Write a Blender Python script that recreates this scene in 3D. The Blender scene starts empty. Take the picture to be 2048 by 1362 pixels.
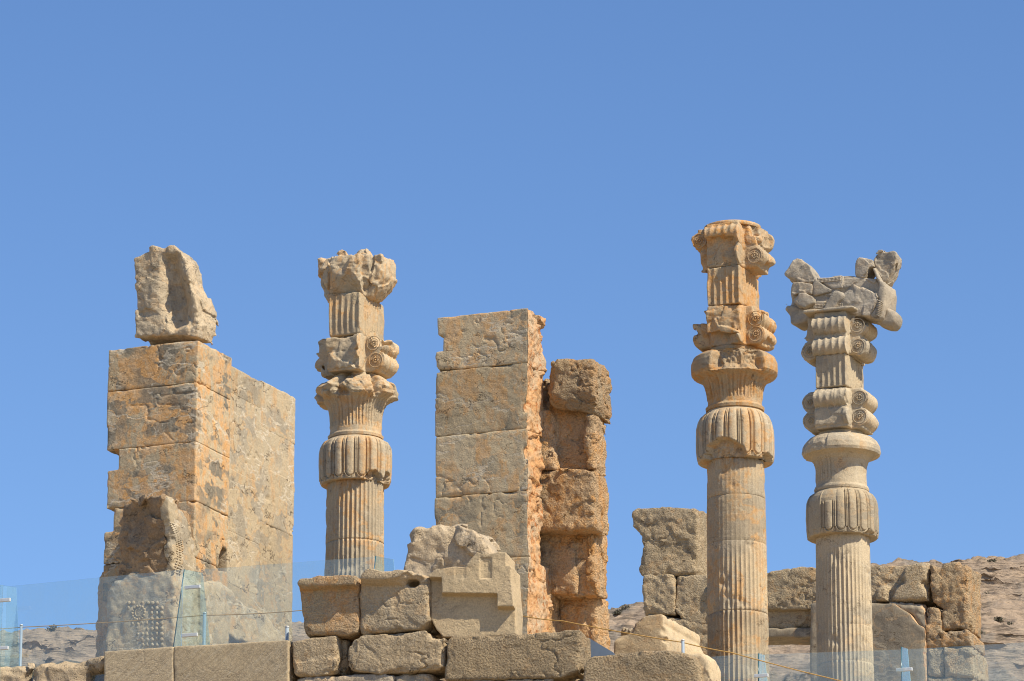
import bpy, math, random
import numpy as np
from mathutils import Vector, Matrix

R = math.radians
S = bpy.context.scene
COL = S.collection

# ------------------------------------------------------------------ camera, sky, sun, exposure
FPX = 8900.0                      # focal length in photo pixels (photo is 2048 px wide)
PITCH = R(15.0)
CAMZ = 1.6
SUN_AZ, SUN_EL = 53.0, 47.0       # degrees right of the direction back to the camera, and elevation

cam_d = bpy.data.cameras.new('camera')
cam_d.sensor_width = 36.0
cam_d.lens = 36.0 * FPX / 2048.0
cam_d.clip_start = 0.5
cam_d.clip_end = 9000.0
cam = bpy.data.objects.new('camera', cam_d)
COL.objects.link(cam)
cam.location = (0, 0, CAMZ)
cam.rotation_euler = (R(90) + PITCH, 0, 0)
S.camera = cam

sdir = Vector((math.sin(R(SUN_AZ)) * math.cos(R(SUN_EL)), -math.cos(R(SUN_AZ)) * math.cos(R(SUN_EL)), math.sin(R(SUN_EL))))
wld = bpy.data.worlds.new('World')
S.world = wld
wld.use_nodes = True
wn, wl = wld.node_tree.nodes, wld.node_tree.links
wn.clear()
sky = wn.new('ShaderNodeTexSky')
sky.sky_type = 'NISHITA'
sky.sun_disc = False
sky.sun_elevation = R(SUN_EL)
sky.sun_rotation = math.atan2(sdir.x, sdir.y)
sky.altitude = 1600
sky.air_density = 1.0
sky.dust_density = 0.2
sky.ozone_density = 3.0
hs = wn.new('ShaderNodeHueSaturation')
hs.inputs['Saturation'].default_value = 1.13
hs.inputs['Value'].default_value = 1.0
hs.inputs['Hue'].default_value = .505
bg = wn.new('ShaderNodeBackground')
bg.inputs['Strength'].default_value = 0.13
wo = wn.new('ShaderNodeOutputWorld')
wl.new(sky.outputs[0], hs.inputs['Color'])
wl.new(hs.outputs[0], bg.inputs[0])
wl.new(bg.outputs[0], wo.inputs[0])

sun_d = bpy.data.lights.new('sun', 'SUN')
sun_d.energy = 5.0
sun_d.angle = R(0.53)
sun_d.color = (1.0, 0.91, 0.74)
sun = bpy.data.objects.new('sun', sun_d)
COL.objects.link(sun)
sun.rotation_euler = sdir.to_track_quat('Z', 'Y').to_euler()
sun.location = (60, -60, 120)

S.view_settings.view_transform = 'Standard'
S.view_settings.look = 'None'
S.view_settings.exposure = 0.3
S.view_settings.gamma = 1.0
S.render.film_transparent = False
try:
    S.cycles.filter_width = 1.05
except Exception:
    pass
try:
    S.cycles.max_bounces = 8
    S.cycles.diffuse_bounces = 4
    S.cycles.transparent_max_bounces = 24
except Exception:
    pass

# ------------------------------------------------------------------ picture <-> place
SP, CP = math.sin(PITCH), math.cos(PITCH)
def ray(px, py):
    xc, yc = (px - 1024.0) / FPX, (681.0 - py) / FPX
    return np.array((xc, CP - yc * SP, SP + yc * CP))
def at(px, py, Y):
    d = ray(px, py)
    return np.array((0, 0, CAMZ)) + d * (Y / d[1])
def zat(py, Y):
    return float(at(1024, py, Y)[2])
def mpp(py, Y):
    return Y / ray(1024, py)[1] / FPX

class Frame:
    """a right-handed frame standing at o, turned clockwise by rot degrees: u to the right, v away, z up"""
    def __init__(s, o, rot):
        s.o = np.array(o, float); s.rot = R(rot)
        s.u = np.array((math.cos(s.rot), -math.sin(s.rot), 0)); s.v = np.array((math.sin(s.rot), math.cos(s.rot), 0))
    def front(s, px, py, v=0.0):
        d = ray(px, py); c = np.array((0, 0, CAMZ))
        t = (np.dot(s.o - c, s.v) + v) / np.dot(d, s.v)
        p = c + d * t - s.o
        return (float(np.dot(p, s.u)), float(p[2]))
    def side(s, px, py, u=0.0):
        d = ray(px, py); c = np.array((0, 0, CAMZ))
        t = (np.dot(s.o - c, s.u) + u) / np.dot(d, s.u)
        p = c + d * t - s.o
        return (float(np.dot(p, s.v)), float(p[2]))
    def poly(s, pts, v=0.0):
        return np.array([s.front(x, y, v) for x, y in pts])
    def world(s, p):
        return s.o + s.u * p[0] + s.v * p[1] + np.array((0, 0, p[2]))

def crop(x0, y0, k, pts):
    return [(x0 + a / k, y0 + b / k) for a, b in pts]

# ------------------------------------------------------------------ noise
_rng = np.random.default_rng(7)
LAT = (_rng.random((64, 64, 64)) * 2 - 1).astype(np.float32)
def vn(p):
    i = np.floor(p).astype(np.int64); f = (p - i).astype(np.float32)
    f = f * f * f * (f * (f * 6 - 15) + 10)
    i0 = i & 63; i1 = (i + 1) & 63
    x0, y0, z0 = i0[:, 0], i0[:, 1], i0[:, 2]; x1, y1, z1 = i1[:, 0], i1[:, 1], i1[:, 2]
    fx, fy, fz = f[:, 0], f[:, 1], f[:, 2]
    a = LAT[x0, y0, z0] * (1 - fx) + LAT[x1, y0, z0] * fx
    b = LAT[x0, y1, z0] * (1 - fx) + LAT[x1, y1, z0] * fx
    c = LAT[x0, y0, z1] * (1 - fx) + LAT[x1, y0, z1] * fx
    d = LAT[x0, y1, z1] * (1 - fx) + LAT[x1, y1, z1] * fx
    a = a * (1 - fy) + b * fy; c = c * (1 - fy) + d * fy
    return a * (1 - fz) + c * fz
def fbm(p, s=1.0, o=4, g=0.5):
    t = 0; a = 1.0; q = np.asarray(p, np.float64) * s
    for k in range(o):
        t = t + a * vn(q + 17.3 * k); q = q * 2.03; a *= g
    return t
def _hash(i, k):
    h = (i[:, 0] * 73856093) ^ (i[:, 1] * 19349663) ^ (i[:, 2] * 83492791) ^ (k * 2654435761)
    h = (h ^ (h >> 13)) * 1274126177
    h = h ^ (h >> 16)
    return ((h & 0xFFFFF).astype(np.float32)) / float(0xFFFFF)
def worley(p, s=1.0):
    q = np.asarray(p, np.float64) * s
    base = np.floor(q).astype(np.int64)
    n = len(q)
    F1 = np.full(n, 9.0); F2 = np.full(n, 9.0); vec = np.zeros((n, 3)); cid = np.zeros((n, 3), np.int64)
    for dx in (-1, 0, 1):
        for dy in (-1, 0, 1):
            for dz in (-1, 0, 1):
                c = base + np.array((dx, dy, dz))
                pt = c + np.stack([_hash(c, k) for k in (1, 2, 3)], 1)
                w = q - pt
                d = (w * w).sum(1)
                m = d < F1
                F2 = np.where(m, F1, np.minimum(F2, d))
                F1 = np.where(m, d, F1)
                vec[m] = w[m]; cid[m] = c[m]
    return np.sqrt(F1), np.sqrt(F2), vec, cid
def facet(p, s):
    """broken-rock facets: every cell is a plane tilted its own way"""
    q = p + 0.12 / s * np.stack([fbm(p, s * 1.7, 2), fbm(p + 31, s * 1.7, 2), fbm(p + 67, s * 1.7, 2)], 1)
    F1, F2, w, c = worley(q, s)
    n = np.stack([_hash(c, k) * 2 - 1 for k in (5, 6, 7)], 1)
    return (w * n).sum(1) + (_hash(c, 9) - .5) * .7
def noise_of(p, spec, seed):
    t = np.zeros(len(p))
    p = p + seed * 3.71
    for kind, s, a in spec:
        if kind == 'fbm': t += a * fbm(p, s, 4)
        elif kind == 'low': t += a * fbm(p, s, 2)
        elif kind == 'ridge': t += a * (2 * np.abs(fbm(p, s, 3)) - .6)
        elif kind == 'facet': t += a * facet(p, s)
        elif kind == 'pit':
            t += a * np.clip(fbm(p, s, 2) - .25, 0, 1) * 2
        elif kind == 'crack':
            q = p * np.array((1, 1, 1.5)); n = fbm(q, s, 4, .55); gate = np.clip(fbm(p + 50, s * .8, 2) * 3 + .6, 0, 1)
            t += a * np.exp(-(n / (.035 * max(s, .7))) ** 2) * gate
        elif kind == 'strata':
            q = p * np.array((.35, .35, 1.0)); t += a * fbm(q, s, 4)
    return t

# ------------------------------------------------------------------ signed-distance modelling
def smax(a, b, k):
    if k <= 0: return np.maximum(a, b)
    h = np.clip(.5 - .5 * (b - a) / k, 0, 1)
    return b * (1 - h) + a * h + k * h * (1 - h)
def smin(a, b, k):
    return -smax(-a, -b, k)
def sbox(U, V, Z, lo, hi, k=0.0):
    dx = np.maximum(lo[0] - U, U - hi[0]); dy = np.maximum(lo[1] - V, V - hi[1]); dz = np.maximum(lo[2] - Z, Z - hi[2])
    return smax(smax(dx, dy, k), dz, k)
def sell(U, V, Z, c, r):
    q = np.sqrt(((U - c[0]) / r[0]) ** 2 + ((V - c[1]) / r[1]) ** 2 + ((Z - c[2]) / r[2]) ** 2)
    return (q - 1) * min(r)
def polysd(P, x, z):
    P = np.asarray(P, float); n = len(P)
    d = np.full(np.broadcast(x, z).shape, 1e9); sgn = np.ones_like(d)
    for i in range(n):
        a = P[i]; b = P[i - 1]
        ex, ez = b[0] - a[0], b[1] - a[1]
        wx, wz = x - a[0], z - a[1]
        L = ex * ex + ez * ez + 1e-12
        t = np.clip((wx * ex + wz * ez) / L, 0, 1)
        d = np.minimum(d, (wx - ex * t) ** 2 + (wz - ez * t) ** 2)
        c1 = z >= a[1]; c2 = z < b[1]; c3 = ex * wz > ez * wx
        flip = (c1 & c2 & c3) | (~c1 & ~c2 & ~c3)
        sgn = np.where(flip, -sgn, sgn)
    return sgn * np.sqrt(d)
def blur(D, m):
    for ax in range(3):
        n = D.shape[ax]
        pad = [(0, 0)] * 3; pad[ax] = (m + 1, m)
        c = np.cumsum(np.pad(D, pad, mode='edge'), axis=ax, dtype=np.float64)
        hi = np.take(c, np.arange(2 * m + 1, 2 * m + 1 + n), axis=ax); lo = np.take(c, np.arange(0, n), axis=ax)
        D = ((hi - lo) / (2 * m + 1)).astype(np.float32)
    return D
EDGES = [((0,0,0),(1,0,0)),((0,1,0),(1,1,0)),((0,0,1),(1,0,1)),((0,1,1),(1,1,1)),
         ((0,0,0),(0,1,0)),((1,0,0),(1,1,0)),((0,0,1),(0,1,1)),((1,0,1),(1,1,1)),
         ((0,0,0),(0,0,1)),((1,0,0),(1,0,1)),((0,1,0),(0,1,1)),((1,1,0),(1,1,1))]
def nets(D, lo, h):
    ins = D < 0
    s = np.zeros(tuple(n - 1 for n in D.shape), np.int8)
    for dx in (0, 1):
        for dy in (0, 1):
            for dz in (0, 1):
                s += ins[dx:D.shape[0]-1+dx, dy:D.shape[1]-1+dy, dz:D.shape[2]-1+dz]
    act = (s > 0) & (s < 8)
    ids = np.argwhere(act)
    idx = np.full(act.shape, -1, np.int64); idx[act] = np.arange(len(ids))
    acc = np.zeros((len(ids), 3)); cnt = np.zeros(len(ids))
    for a, b in EDGES:
        a_ = ids + a; b_ = ids + b
        da = D[a_[:, 0], a_[:, 1], a_[:, 2]]; db = D[b_[:, 0], b_[:, 1], b_[:, 2]]
        m = (da < 0) != (db < 0)
        t = np.where(m, da / np.where(m, da - db, 1), 0)
        acc += np.where(m[:, None], np.array(a) + t[:, None] * (np.array(b) - np.array(a)), 0); cnt += m
    V = (ids + acc / cnt[:, None]) * h + np.asarray(lo)
    Q = []
    for ax in range(3):
        o1, o2 = [(1, 2), (2, 0), (0, 1)][ax]
        sl0 = [slice(None)] * 3; sl1 = [slice(None)] * 3
        sl0[ax] = slice(0, -1); sl1[ax] = slice(1, None)
        for o in (o1, o2):
            sl0[o] = slice(1, -1); sl1[o] = slice(1, -1)
        A, B = ins[tuple(sl0)], ins[tuple(sl1)]
        e = np.argwhere(A != B)
        if not len(e): continue
        e[:, o1] += 1; e[:, o2] += 1
        fl = ins[e[:, 0], e[:, 1], e[:, 2]]
        def cell(d1, d2):
            c = e.copy(); c[:, o1] -= d1; c[:, o2] -= d2
            return idx[c[:, 0], c[:, 1], c[:, 2]]
        q = np.stack([cell(1, 1), cell(0, 1), cell(0, 0), cell(1, 0)], 1)
        q = np.where(fl[:, None], q, q[:, ::-1])
        Q.append(q)
    return V, np.concatenate(Q)

def mesh_data(name, V, F, smooth=True):
    me = bpy.data.meshes.new(name)
    V = np.asarray(V, np.float32)
    if isinstance(F, np.ndarray):
        n, k = F.shape
        me.vertices.add(len(V)); me.vertices.foreach_set('co', V.ravel())
        me.loops.add(n * k); me.loops.foreach_set('vertex_index', F.astype(np.int32).ravel())
        me.polygons.add(n); me.polygons.foreach_set('loop_start', np.arange(0, n * k, k, dtype=np.int32))
        me.update(calc_edges=True)
    else:
        me.from_pydata([tuple(map(float, v)) for v in V], [], F)
    if smooth:
        me.polygons.foreach_set('use_smooth', np.ones(len(me.polygons), bool))
    me.update()
    return me

class Thing:
    """a top-level thing: an Empty at base point (u,v,z of the frame); parts are given in frame coordinates"""
    def __init__(s, name, label, cat, frame, base=(0, 0, 0), group=None):
        s.f = frame; s.b = np.array(base, float); s.one = None
        s.o = bpy.data.objects.new(name, None); COL.objects.link(s.o)
        s.o.empty_display_size = .3
        s.o.location = frame.world(s.b); s.o.rotation_euler = (0, 0, -frame.rot)
        tag(s.o, label, cat, group)
def tag(o, label, cat, group=None):
    o['label'] = label; o['category'] = cat
    if group: o['group'] = group
    return o
def put(name, V, F, mat, th, label=None, parent=None, smooth=True):
    """a part of thing th (or a sub-part when parent is given)"""
    V = np.asarray(V, float) - th.b
    o = bpy.data.objects.new(name, mesh_data(name, V, F, smooth))
    o.data.materials.append(mat); COL.objects.link(o)
    o.parent = parent or th.o
    if label: o['label'] = label
    return o
def solo(name, V, F, mat, frame, label, cat, group=None, smooth=True):
    """a thing that is one mesh, its origin at the middle of its base"""
    V = np.asarray(V, float)
    b = np.array(((V[:, 0].min() + V[:, 0].max()) / 2, (V[:, 1].min() + V[:, 1].max()) / 2, V[:, 2].min()))
    o = bpy.data.objects.new(name, mesh_data(name, V - b, F, smooth))
    o.data.materials.append(mat); COL.objects.link(o)
    o.location = frame.world(b); o.rotation_euler = (0, 0, -frame.rot)
    return tag(o, label, cat, group)
def struct(name, V, F, mat, kind='structure', smooth=True):
    o = bpy.data.objects.new(name, mesh_data(name, V, F, smooth))
    o.data.materials.append(mat); COL.objects.link(o); o['kind'] = kind
    return o

SEED = [0]
def sculpt(sd, lo, hi, h, noise=(), wear=None, chips=0.0):
    """sd(U,V,Z) -> distance on a grid; worn edges, then noise near the surface; returns verts and quads"""
    SEED[0] += 1; seed = SEED[0]
    lo = np.asarray(lo, float) - 3.5 * h; hi = np.asarray(hi, float) + 3.5 * h
    n = np.ceil((hi - lo) / h).astype(int) + 1
    ax = [(lo[i] + h * np.arange(n[i])) for i in range(3)]
    U, Vv, Z = ax[0][:, None, None], ax[1][None, :, None], ax[2][None, None, :]
    D = np.array(np.broadcast_to(sd(U, Vv, Z), tuple(n)), np.float32)
    amp = sum(abs(a) for _, _, a in noise) * 1.6 if noise else 0
    band = max(amp, 2.5 * h) + 2 * h
    if wear:
        rad, amt = wear
        m = max(1, int(round(rad / h)))
        E = np.clip(blur(D, m) - D, 0, None)
        mk = np.abs(D) < band + rad
        ii = np.argwhere(mk); P = lo + ii * h
        w = np.clip(.55 + .9 * fbm(P + seed * 5.1, .9 / max(rad, .05) * .16, 3), 0.08, 2.2)
        D[mk] += amt * w * E[mk]
        if chips:
            c = np.clip(fbm(P + seed * 9.7, 2.2, 3) - .22, 0, 1)
            D[mk] += chips * c * np.clip(E[mk] / (rad * .25), 0, 1)
    if noise:
        mk = np.abs(D) < band
        ii = np.argwhere(mk)
        D[mk] += noise_of(lo + ii * h, noise, seed)
    D[0] = D[-1] = np.maximum(D[0], h); D[:, 0] = np.maximum(D[:, 0], h); D[:, -1] = np.maximum(D[:, -1], h)
    D[-1] = np.maximum(D[-1], h); D[:, :, 0] = np.maximum(D[:, :, 0], h); D[:, :, -1] = np.maximum(D[:, :, -1], h)
    return nets(D, lo, h)

SMOOTHISH = (('low', .7, .012), ('fbm', 3.0, .007))
ROUGH = (('low', .9, .03), ('fbm', 2.6, .035), ('fbm', 9, .014))
BROKEN = (('facet', 2.2, .12), ('low', 1.1, .05), ('fbm', 5, .03))

def chunk_mesh(poly, v0, v1, h=.03, rnd=.03, noise=SMOOTHISH, wear=(.1, .8), chips=.03, relief=None, cuts=(), adds=(), extra=.0):
    P = np.asarray(poly)
    def sd(U, V, Z):
        d2 = polysd(P, U, Z)
        f = v0 + (relief(U, Z) if relief else 0)
        D = smax(d2, np.maximum(f - V, V - v1), rnd)
        for a in adds: D = smin(D, a(U, V, Z), .03)
        for c in cuts: D = smax(D, -c(U, V, Z), .02)
        return D
    e = extra + .05
    return sculpt(sd, (P[:, 0].min() - e, v0 - e, P[:, 1].min() - e), (P[:, 0].max() + e, v1 + e, P[:, 1].max() + e), h, noise, wear, chips)
def block_mesh(lo, hi, h=.03, k=.02, noise=SMOOTHISH, wear=(.1, .8), chips=.03, cuts=(), adds=(), extra=.0):
    def sd(U, V, Z):
        D = sbox(U, V, Z, lo, hi, k)
        for a in adds: D = smin(D, a(U, V, Z), .04)
        for c in cuts: D = smax(D, -c(U, V, Z), .02)
        return D
    lo_ = [a - extra for a in lo]; hi_ = [a + extra for a in hi]
    return sculpt(sd, lo_, hi_, h, noise, wear, chips)

def revolve(prof, nseg, fn=None, dz=.03, cap=True):
    """prof: (z, r) list from bottom to top, resampled along its length; fn(theta, z, r) -> (r, z)"""
    P = np.array(prof, float)
    seg = np.hypot(np.diff(P[:, 0]), np.diff(P[:, 1])); L = np.concatenate([[0], np.cumsum(seg)])
    n = max(4, int(L[-1] / dz)) + 1
    t = np.linspace(0, L[-1], n)
    t = np.unique(np.concatenate([t, L]))
    z = np.interp(t, L, P[:, 0]); r = np.interp(t, L, P[:, 1])
    th = np.arange(nseg) * 2 * math.pi / nseg
    TH, ZZ = np.meshgrid(th, z); RR = np.repeat(r[:, None], nseg, 1)
    if fn: RR, ZZ = fn(TH, ZZ, RR)
    V = np.stack([RR * np.cos(TH), RR * np.sin(TH), ZZ], 2).reshape(-1, 3)
    m = len(z)
    i = np.arange(m - 1)[:, None] * nseg; j = np.arange(nseg)[None, :]; j2 = (j + 1) % nseg
    Q = np.stack([i + j, i + j2, i + nseg + j2, i + nseg + j], 2).reshape(-1, 4)
    return V, Q

class MB:
    """collects boxes, tubes and blobs into one mesh"""
    def __init__(s): s.V = []; s.F = []
    def add(s, V, F):
        o = len(s.V); s.V += [tuple(v) for v in V]; s.F += [tuple(int(i) + o for i in f) for f in F]
    def box(s, lo, hi):
        x0, y0, z0 = lo; x1, y1, z1 = hi
        s.add([(x0,y0,z0),(x1,y0,z0),(x1,y1,z0),(x0,y1,z0),(x0,y0,z1),(x1,y0,z1),(x1,y1,z1),(x0,y1,z1)],
              [(0,3,2,1),(4,5,6,7),(0,1,5,4),(1,2,6,5),(2,3,7,6),(3,0,4,7)])
    def tube(s, pts, r, n=10, cap=True):
        pts = [np.array(p, float) for p in pts]
        rr = r if isinstance(r, (list, tuple)) else [r] * len(pts)
        V = []
        for k, p in enumerate(pts):
            d = (pts[min(k + 1, len(pts) - 1)] - pts[max(k - 1, 0)]); d /= np.linalg.norm(d)
            a = np.cross(d, (0, 0, 1) if abs(d[2]) < .9 else (1, 0, 0)); a /= np.linalg.norm(a); b = np.cross(d, a)
            for i in range(n):
                t = 2 * math.pi * i / n
                V.append(p + rr[k] * (math.cos(t) * a + math.sin(t) * b))
        F = []
        for k in range(len(pts) - 1):
            for i in range(n):
                F.append((k*n+i, k*n+(i+1)%n, (k+1)*n+(i+1)%n, (k+1)*n+i))
        if cap:
            F.append(tuple(range(n - 1, -1, -1))); F.append(tuple(range((len(pts)-1)*n, len(pts)*n)))
        s.add(V, F)
    def ball(s, c, r, nu=8, nv=6, M=None):
        r = np.array(r if hasattr(r, '__len__') else (r, r, r), float)
        V = [(0, 0, -1)]
        for j in range(1, nv):
            a = -math.pi/2 + math.pi*j/nv
            for i in range(nu):
                t = 2*math.pi*i/nu
                V.append((math.cos(a)*math.cos(t), math.cos(a)*math.sin(t), math.sin(a)))
        V.append((0, 0, 1)); V = np.array(V) * r
        if M is not None: V = V @ M.T
        F = []
        for i in range(nu): F.append((0, 1+(i+1)%nu, 1+i))
        for j in range(nv-2):
            for i in range(nu):
                a = 1+j*nu; F.append((a+i, a+(i+1)%nu, a+nu+(i+1)%nu, a+nu+i))
        a = 1+(nv-2)*nu
        for i in range(nu): F.append((a+i, a+(i+1)%nu, a+nu))
        s.add(V + np.array(c), F)
    def torus(s, c, R_, r, M, n=28, k=8):
        V = []; F = []
        for i in range(n):
            t = 2*math.pi*i/n
            for j in range(k):
                q = 2*math.pi*j/k
                V.append(((R_+r*math.cos(q))*math.cos(t), (R_+r*math.cos(q))*math.sin(t), r*math.sin(q)))
        for i in range(n):
            for j in range(k):
                F.append((i*k+j, ((i+1)%n)*k+j, ((i+1)%n)*k+(j+1)%k, i*k+(j+1)%k))
        s.add(np.array(V) @ M.T + np.array(c), F)
    def get(s): return np.array(s.V), s.F

# ------------------------------------------------------------------ materials
class NT:
    def __init__(s, name):
        s.m = bpy.data.materials.new(name); s.m.use_nodes = True
        s.t = s.m.node_tree; s.t.nodes.clear()
        s.out = s.t.nodes.new('ShaderNodeOutputMaterial')
    def n(s, typ, **kw):
        nd = s.t.nodes.new('ShaderNode' + typ)
        for k, v in kw.items():
            if k.startswith('i_'):
                nd.inputs[k[2:].replace('_', ' ')].default_value = v
            else: setattr(nd, k, v)
        return nd
    def l(s, a, b): s.t.links.new(a, b)
    def set(s, sock, v):
        if isinstance(v, bpy.types.NodeSocket): s.l(v, sock)
        else: sock.default_value = v
    def math(s, op, a, b=0.0, clamp=False):
        nd = s.n('Math', operation=op, use_clamp=clamp); s.set(nd.inputs[0], a); s.set(nd.inputs[1], b); return nd.outputs[0]
    def mix(s, f, a, b, blend='MIX'):
        nd = s.n('Mix', data_type='RGBA', blend_type=blend); s.set(nd.inputs[0], f)
        for k, v in ((6, a), (7, b)):
            if isinstance(v, tuple): v = tuple(v) + ((1.0,) if len(v) == 3 else ())
            s.set(nd.inputs[k], v)
        return nd.outputs[2]
    def ramp(s, f, lo, hi, a=0.0, b=1.0):
        nd = s.n('MapRange', interpolation_type='SMOOTHSTEP'); s.set(nd.inputs[0], f)
        nd.inputs[1].default_value = lo; nd.inputs[2].default_value = hi; nd.inputs[3].default_value = a; nd.inputs[4].default_value = b
        return nd.outputs[0]
    def vec(s, base, scale=(1, 1, 1), loc=(0, 0, 0), warp=0.0, wscale=2.0):
        mp = s.n('Mapping'); s.l(base, mp.inputs[0]); mp.inputs['Scale'].default_value = scale; mp.inputs['Location'].default_value = loc
        if not warp: return mp.outputs[0]
        nz = s.n('TexNoise'); s.l(base, nz.inputs['Vector']); nz.inputs['Scale'].default_value = wscale; nz.inputs['Detail'].default_value = 4
        v = s.n('VectorMath', operation='SUBTRACT'); s.l(nz.outputs['Color'], v.inputs[0]); v.inputs[1].default_value = (.5, .5, .5)
        v2 = s.n('VectorMath', operation='SCALE'); s.l(v.outputs[0], v2.inputs[0]); v2.inputs['Scale'].default_value = warp
        v3 = s.n('VectorMath', operation='ADD'); s.l(mp.outputs[0], v3.inputs[0]); s.l(v2.outputs[0], v3.inputs[1])
        return v3.outputs[0]
    def noise(s, v, sc, det=5, rough=.6):
        nd = s.n('TexNoise'); s.l(v, nd.inputs['Vector']); nd.inputs['Scale'].default_value = sc; nd.inputs['Detail'].default_value = det; nd.inputs['Roughness'].default_value = rough
        return nd.outputs[0]
    def voro(s, v, sc, feat='F1', out='Distance'):
        nd = s.n('TexVoronoi', feature=feat); s.l(v, nd.inputs['Vector']); nd.inputs['Scale'].default_value = sc
        return nd.outputs[out]

def stone_mat(name, base=(.40, .32, .225), base2=(.33, .275, .205), grey=(.225, .20, .165), orange=(.50, .285, .115),
              pale=(.52, .45, .34), grey_amt=.6, orange_amt=.5, vein=.6, crack=.5, streak=.35, bump=.5, pit=.4, hammer=0.0,
              patch_scale=1.15, loc=(0, 0, 0), side=None, chisel=0.0, dirt=.25):
    N = NT(name)
    tc = N.n('TexCoord').outputs['Object']
    v0 = N.vec(tc, loc=loc)
    c = N.mix(N.ramp(N.noise(v0, .55, 6), .38, .62), base, base2)
    # nodules of grey limestone with rusty or pale rims, wandering veins (level sets of warped noise)
    vw = N.vec(tc, (1, 1, 1.45), loc, warp=.5, wscale=1.6)
    nn = N.noise(vw, patch_scale, 3.5, .5)
    gate1 = N.ramp(N.noise(v0, .7, 4), .40, .56)
    gmask = N.math('MULTIPLY', N.ramp(nn, .492, .512), gate1)
    rim = N.math('MULTIPLY', N.ramp(N.math('ABSOLUTE', N.math('SUBTRACT', nn, .492)), .036, .008), gate1)
    # orange iron stain, in blotches and runs
    vs = N.vec(tc, (1.0, 1.0, .34), loc, warp=.35, wscale=2.6)
    st = N.noise(vs, 2.6, 9, .68)
    om = N.math('MULTIPLY', N.ramp(st, .565 - .10 * orange_amt, .615 - .08 * orange_amt), N.ramp(N.noise(v0, .45, 4), .54 - .24 * orange_amt, .66 - .22 * orange_amt))
    om = N.math('MULTIPLY', om, min(1.0, .35 + .55 * orange_amt))
    c = N.mix(N.math('MULTIPLY', gmask, grey_amt), c, N.mix(N.ramp(N.noise(v0, 3.1, 6), .35, .65), grey, tuple(x * .8 for x in grey)))
    if orange_amt > 0:
        oc = N.mix(N.ramp(N.noise(v0, 5, 6, .7), .38, .62), orange, tuple(.6 * o + .4 * q for o, q in zip(orange, pale)))
        c = N.mix(N.math('MULTIPLY', om, N.math('SUBTRACT', 1.0, N.math('MULTIPLY', gmask, .75))), c, oc)
        c = N.mix(N.math('MULTIPLY', rim, .75 * min(1, orange_amt + .1)), c, oc)
    # pale runs and veins
    vs2 = N.vec(tc, (2.4, 2.4, .12), (loc[0] + 5, loc[1] + 3, loc[2]), warp=.12, wscale=3)
    c = N.mix(N.math('MULTIPLY', N.ramp(N.noise(vs2, 1.6, 6, .65), .56, .74), streak), c, pale)
    vv1 = N.noise(N.vec(tc, (.8, .8, 2.2), (loc[0] + 2, loc[1] + 8, loc[2] + 1), warp=.3, wscale=3), .75, 5, .55)
    v1m = N.math('MULTIPLY', N.ramp(N.math('ABSOLUTE', N.math('SUBTRACT', vv1, .5)), .024, .006), N.ramp(N.noise(v0, 1.1, 3), .42, .58))
    vv2 = N.noise(N.vec(tc, (1.5, 1.5, .6), (loc[0] + 7, loc[1] + 1, loc[2] + 3), warp=.3, wscale=3), .8, 5, .55)
    v2m = N.math('MULTIPLY', N.ramp(N.math('ABSOLUTE', N.math('SUBTRACT', vv2, .5)), .010, .002), N.ramp(N.noise(v0, 1.4, 3), .52, .64))
    vm = N.math('MAXIMUM', v1m, v2m)
    c = N.mix(N.math('MULTIPLY', vm, vein), c, pale)
    # hairline cracks
    vk = N.noise(N.vec(tc, (1, 1, 1.9), (loc[0] + 9, loc[1], loc[2] + 2), warp=.35, wscale=2.2), .95, 6, .6)
    ckm = N.math('MULTIPLY', N.ramp(N.math('ABSOLUTE', N.math('SUBTRACT', vk, .47)), .009, .003), N.ramp(N.noise(v0, 1.2, 3), .50, .58))
    c = N.mix(N.math('MULTIPLY', ckm, crack), c, (.10, .075, .05))
    # grain, lichen and dirt
    g = N.noise(v0, 34, 6, .7)
    c = N.mix(1.0, c, N.mix(N.ramp(g, .3, .7), (.78, .78, .79), (1.16, 1.14, 1.1)), 'MULTIPLY')
    c = N.mix(N.math('MULTIPLY', N.ramp(N.noise(v0, 4.5, 7, .7), .55, .72), dirt), c, (.19, .155, .115))
    oi = N.n('ObjectInfo').outputs['Random']
    c = N.mix(1.0, c, N.mix(oi, (.90, .885, .86), (1.10, 1.10, 1.10)), 'MULTIPLY')
    # bump
    hgt = N.math('MULTIPLY', N.noise(v0, 7, 9, .62), .05)
    hgt = N.math('ADD', hgt, N.math('MULTIPLY', N.noise(v0, 38, 5, .6), .012))
    if pit: hgt = N.math('SUBTRACT', hgt, N.math('MULTIPLY', N.ramp(N.noise(v0, 15, 3), .56, .7), .02 * pit))
    if hammer:
        hm = N.noise(N.vec(tc, (1, 1, 1.1), loc, warp=.04, wscale=9), 21, 4, .6)
        hgt = N.math('ADD', hgt, N.math('MULTIPLY', hm, .13 * hammer))
        c = N.mix(N.math('MULTIPLY', N.ramp(hm, .5, .38), .35 * min(1, hammer)), c, (.20, .14, .085))
    if chisel:
        mp = N.n('Mapping'); N.l(tc, mp.inputs[0]); mp.inputs['Rotation'].default_value = (0, math.radians(42), 0)
        mp2 = N.n('Mapping'); N.l(mp.outputs[0], mp2.inputs[0]); mp2.inputs['Scale'].default_value = (.10, .10, 1.0)
        ch = N.noise(mp2.outputs[0], 26, 4, .6)
        hgt = N.math('ADD', hgt, N.math('MULTIPLY', ch, .05 * chisel))
        c = N.mix(N.math('MULTIPLY', N.ramp(ch, .50, .38), .45 * chisel), c, (.27, .205, .135))
        c = N.mix(N.math('MULTIPLY', N.ramp(ch, .54, .66), .40 * chisel), c, pale)
    hgt = N.math('SUBTRACT', hgt, N.math('MULTIPLY', ckm, .03))
    hgt = N.math('SUBTRACT', hgt, N.math('MULTIPLY', vm, .008))
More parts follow.
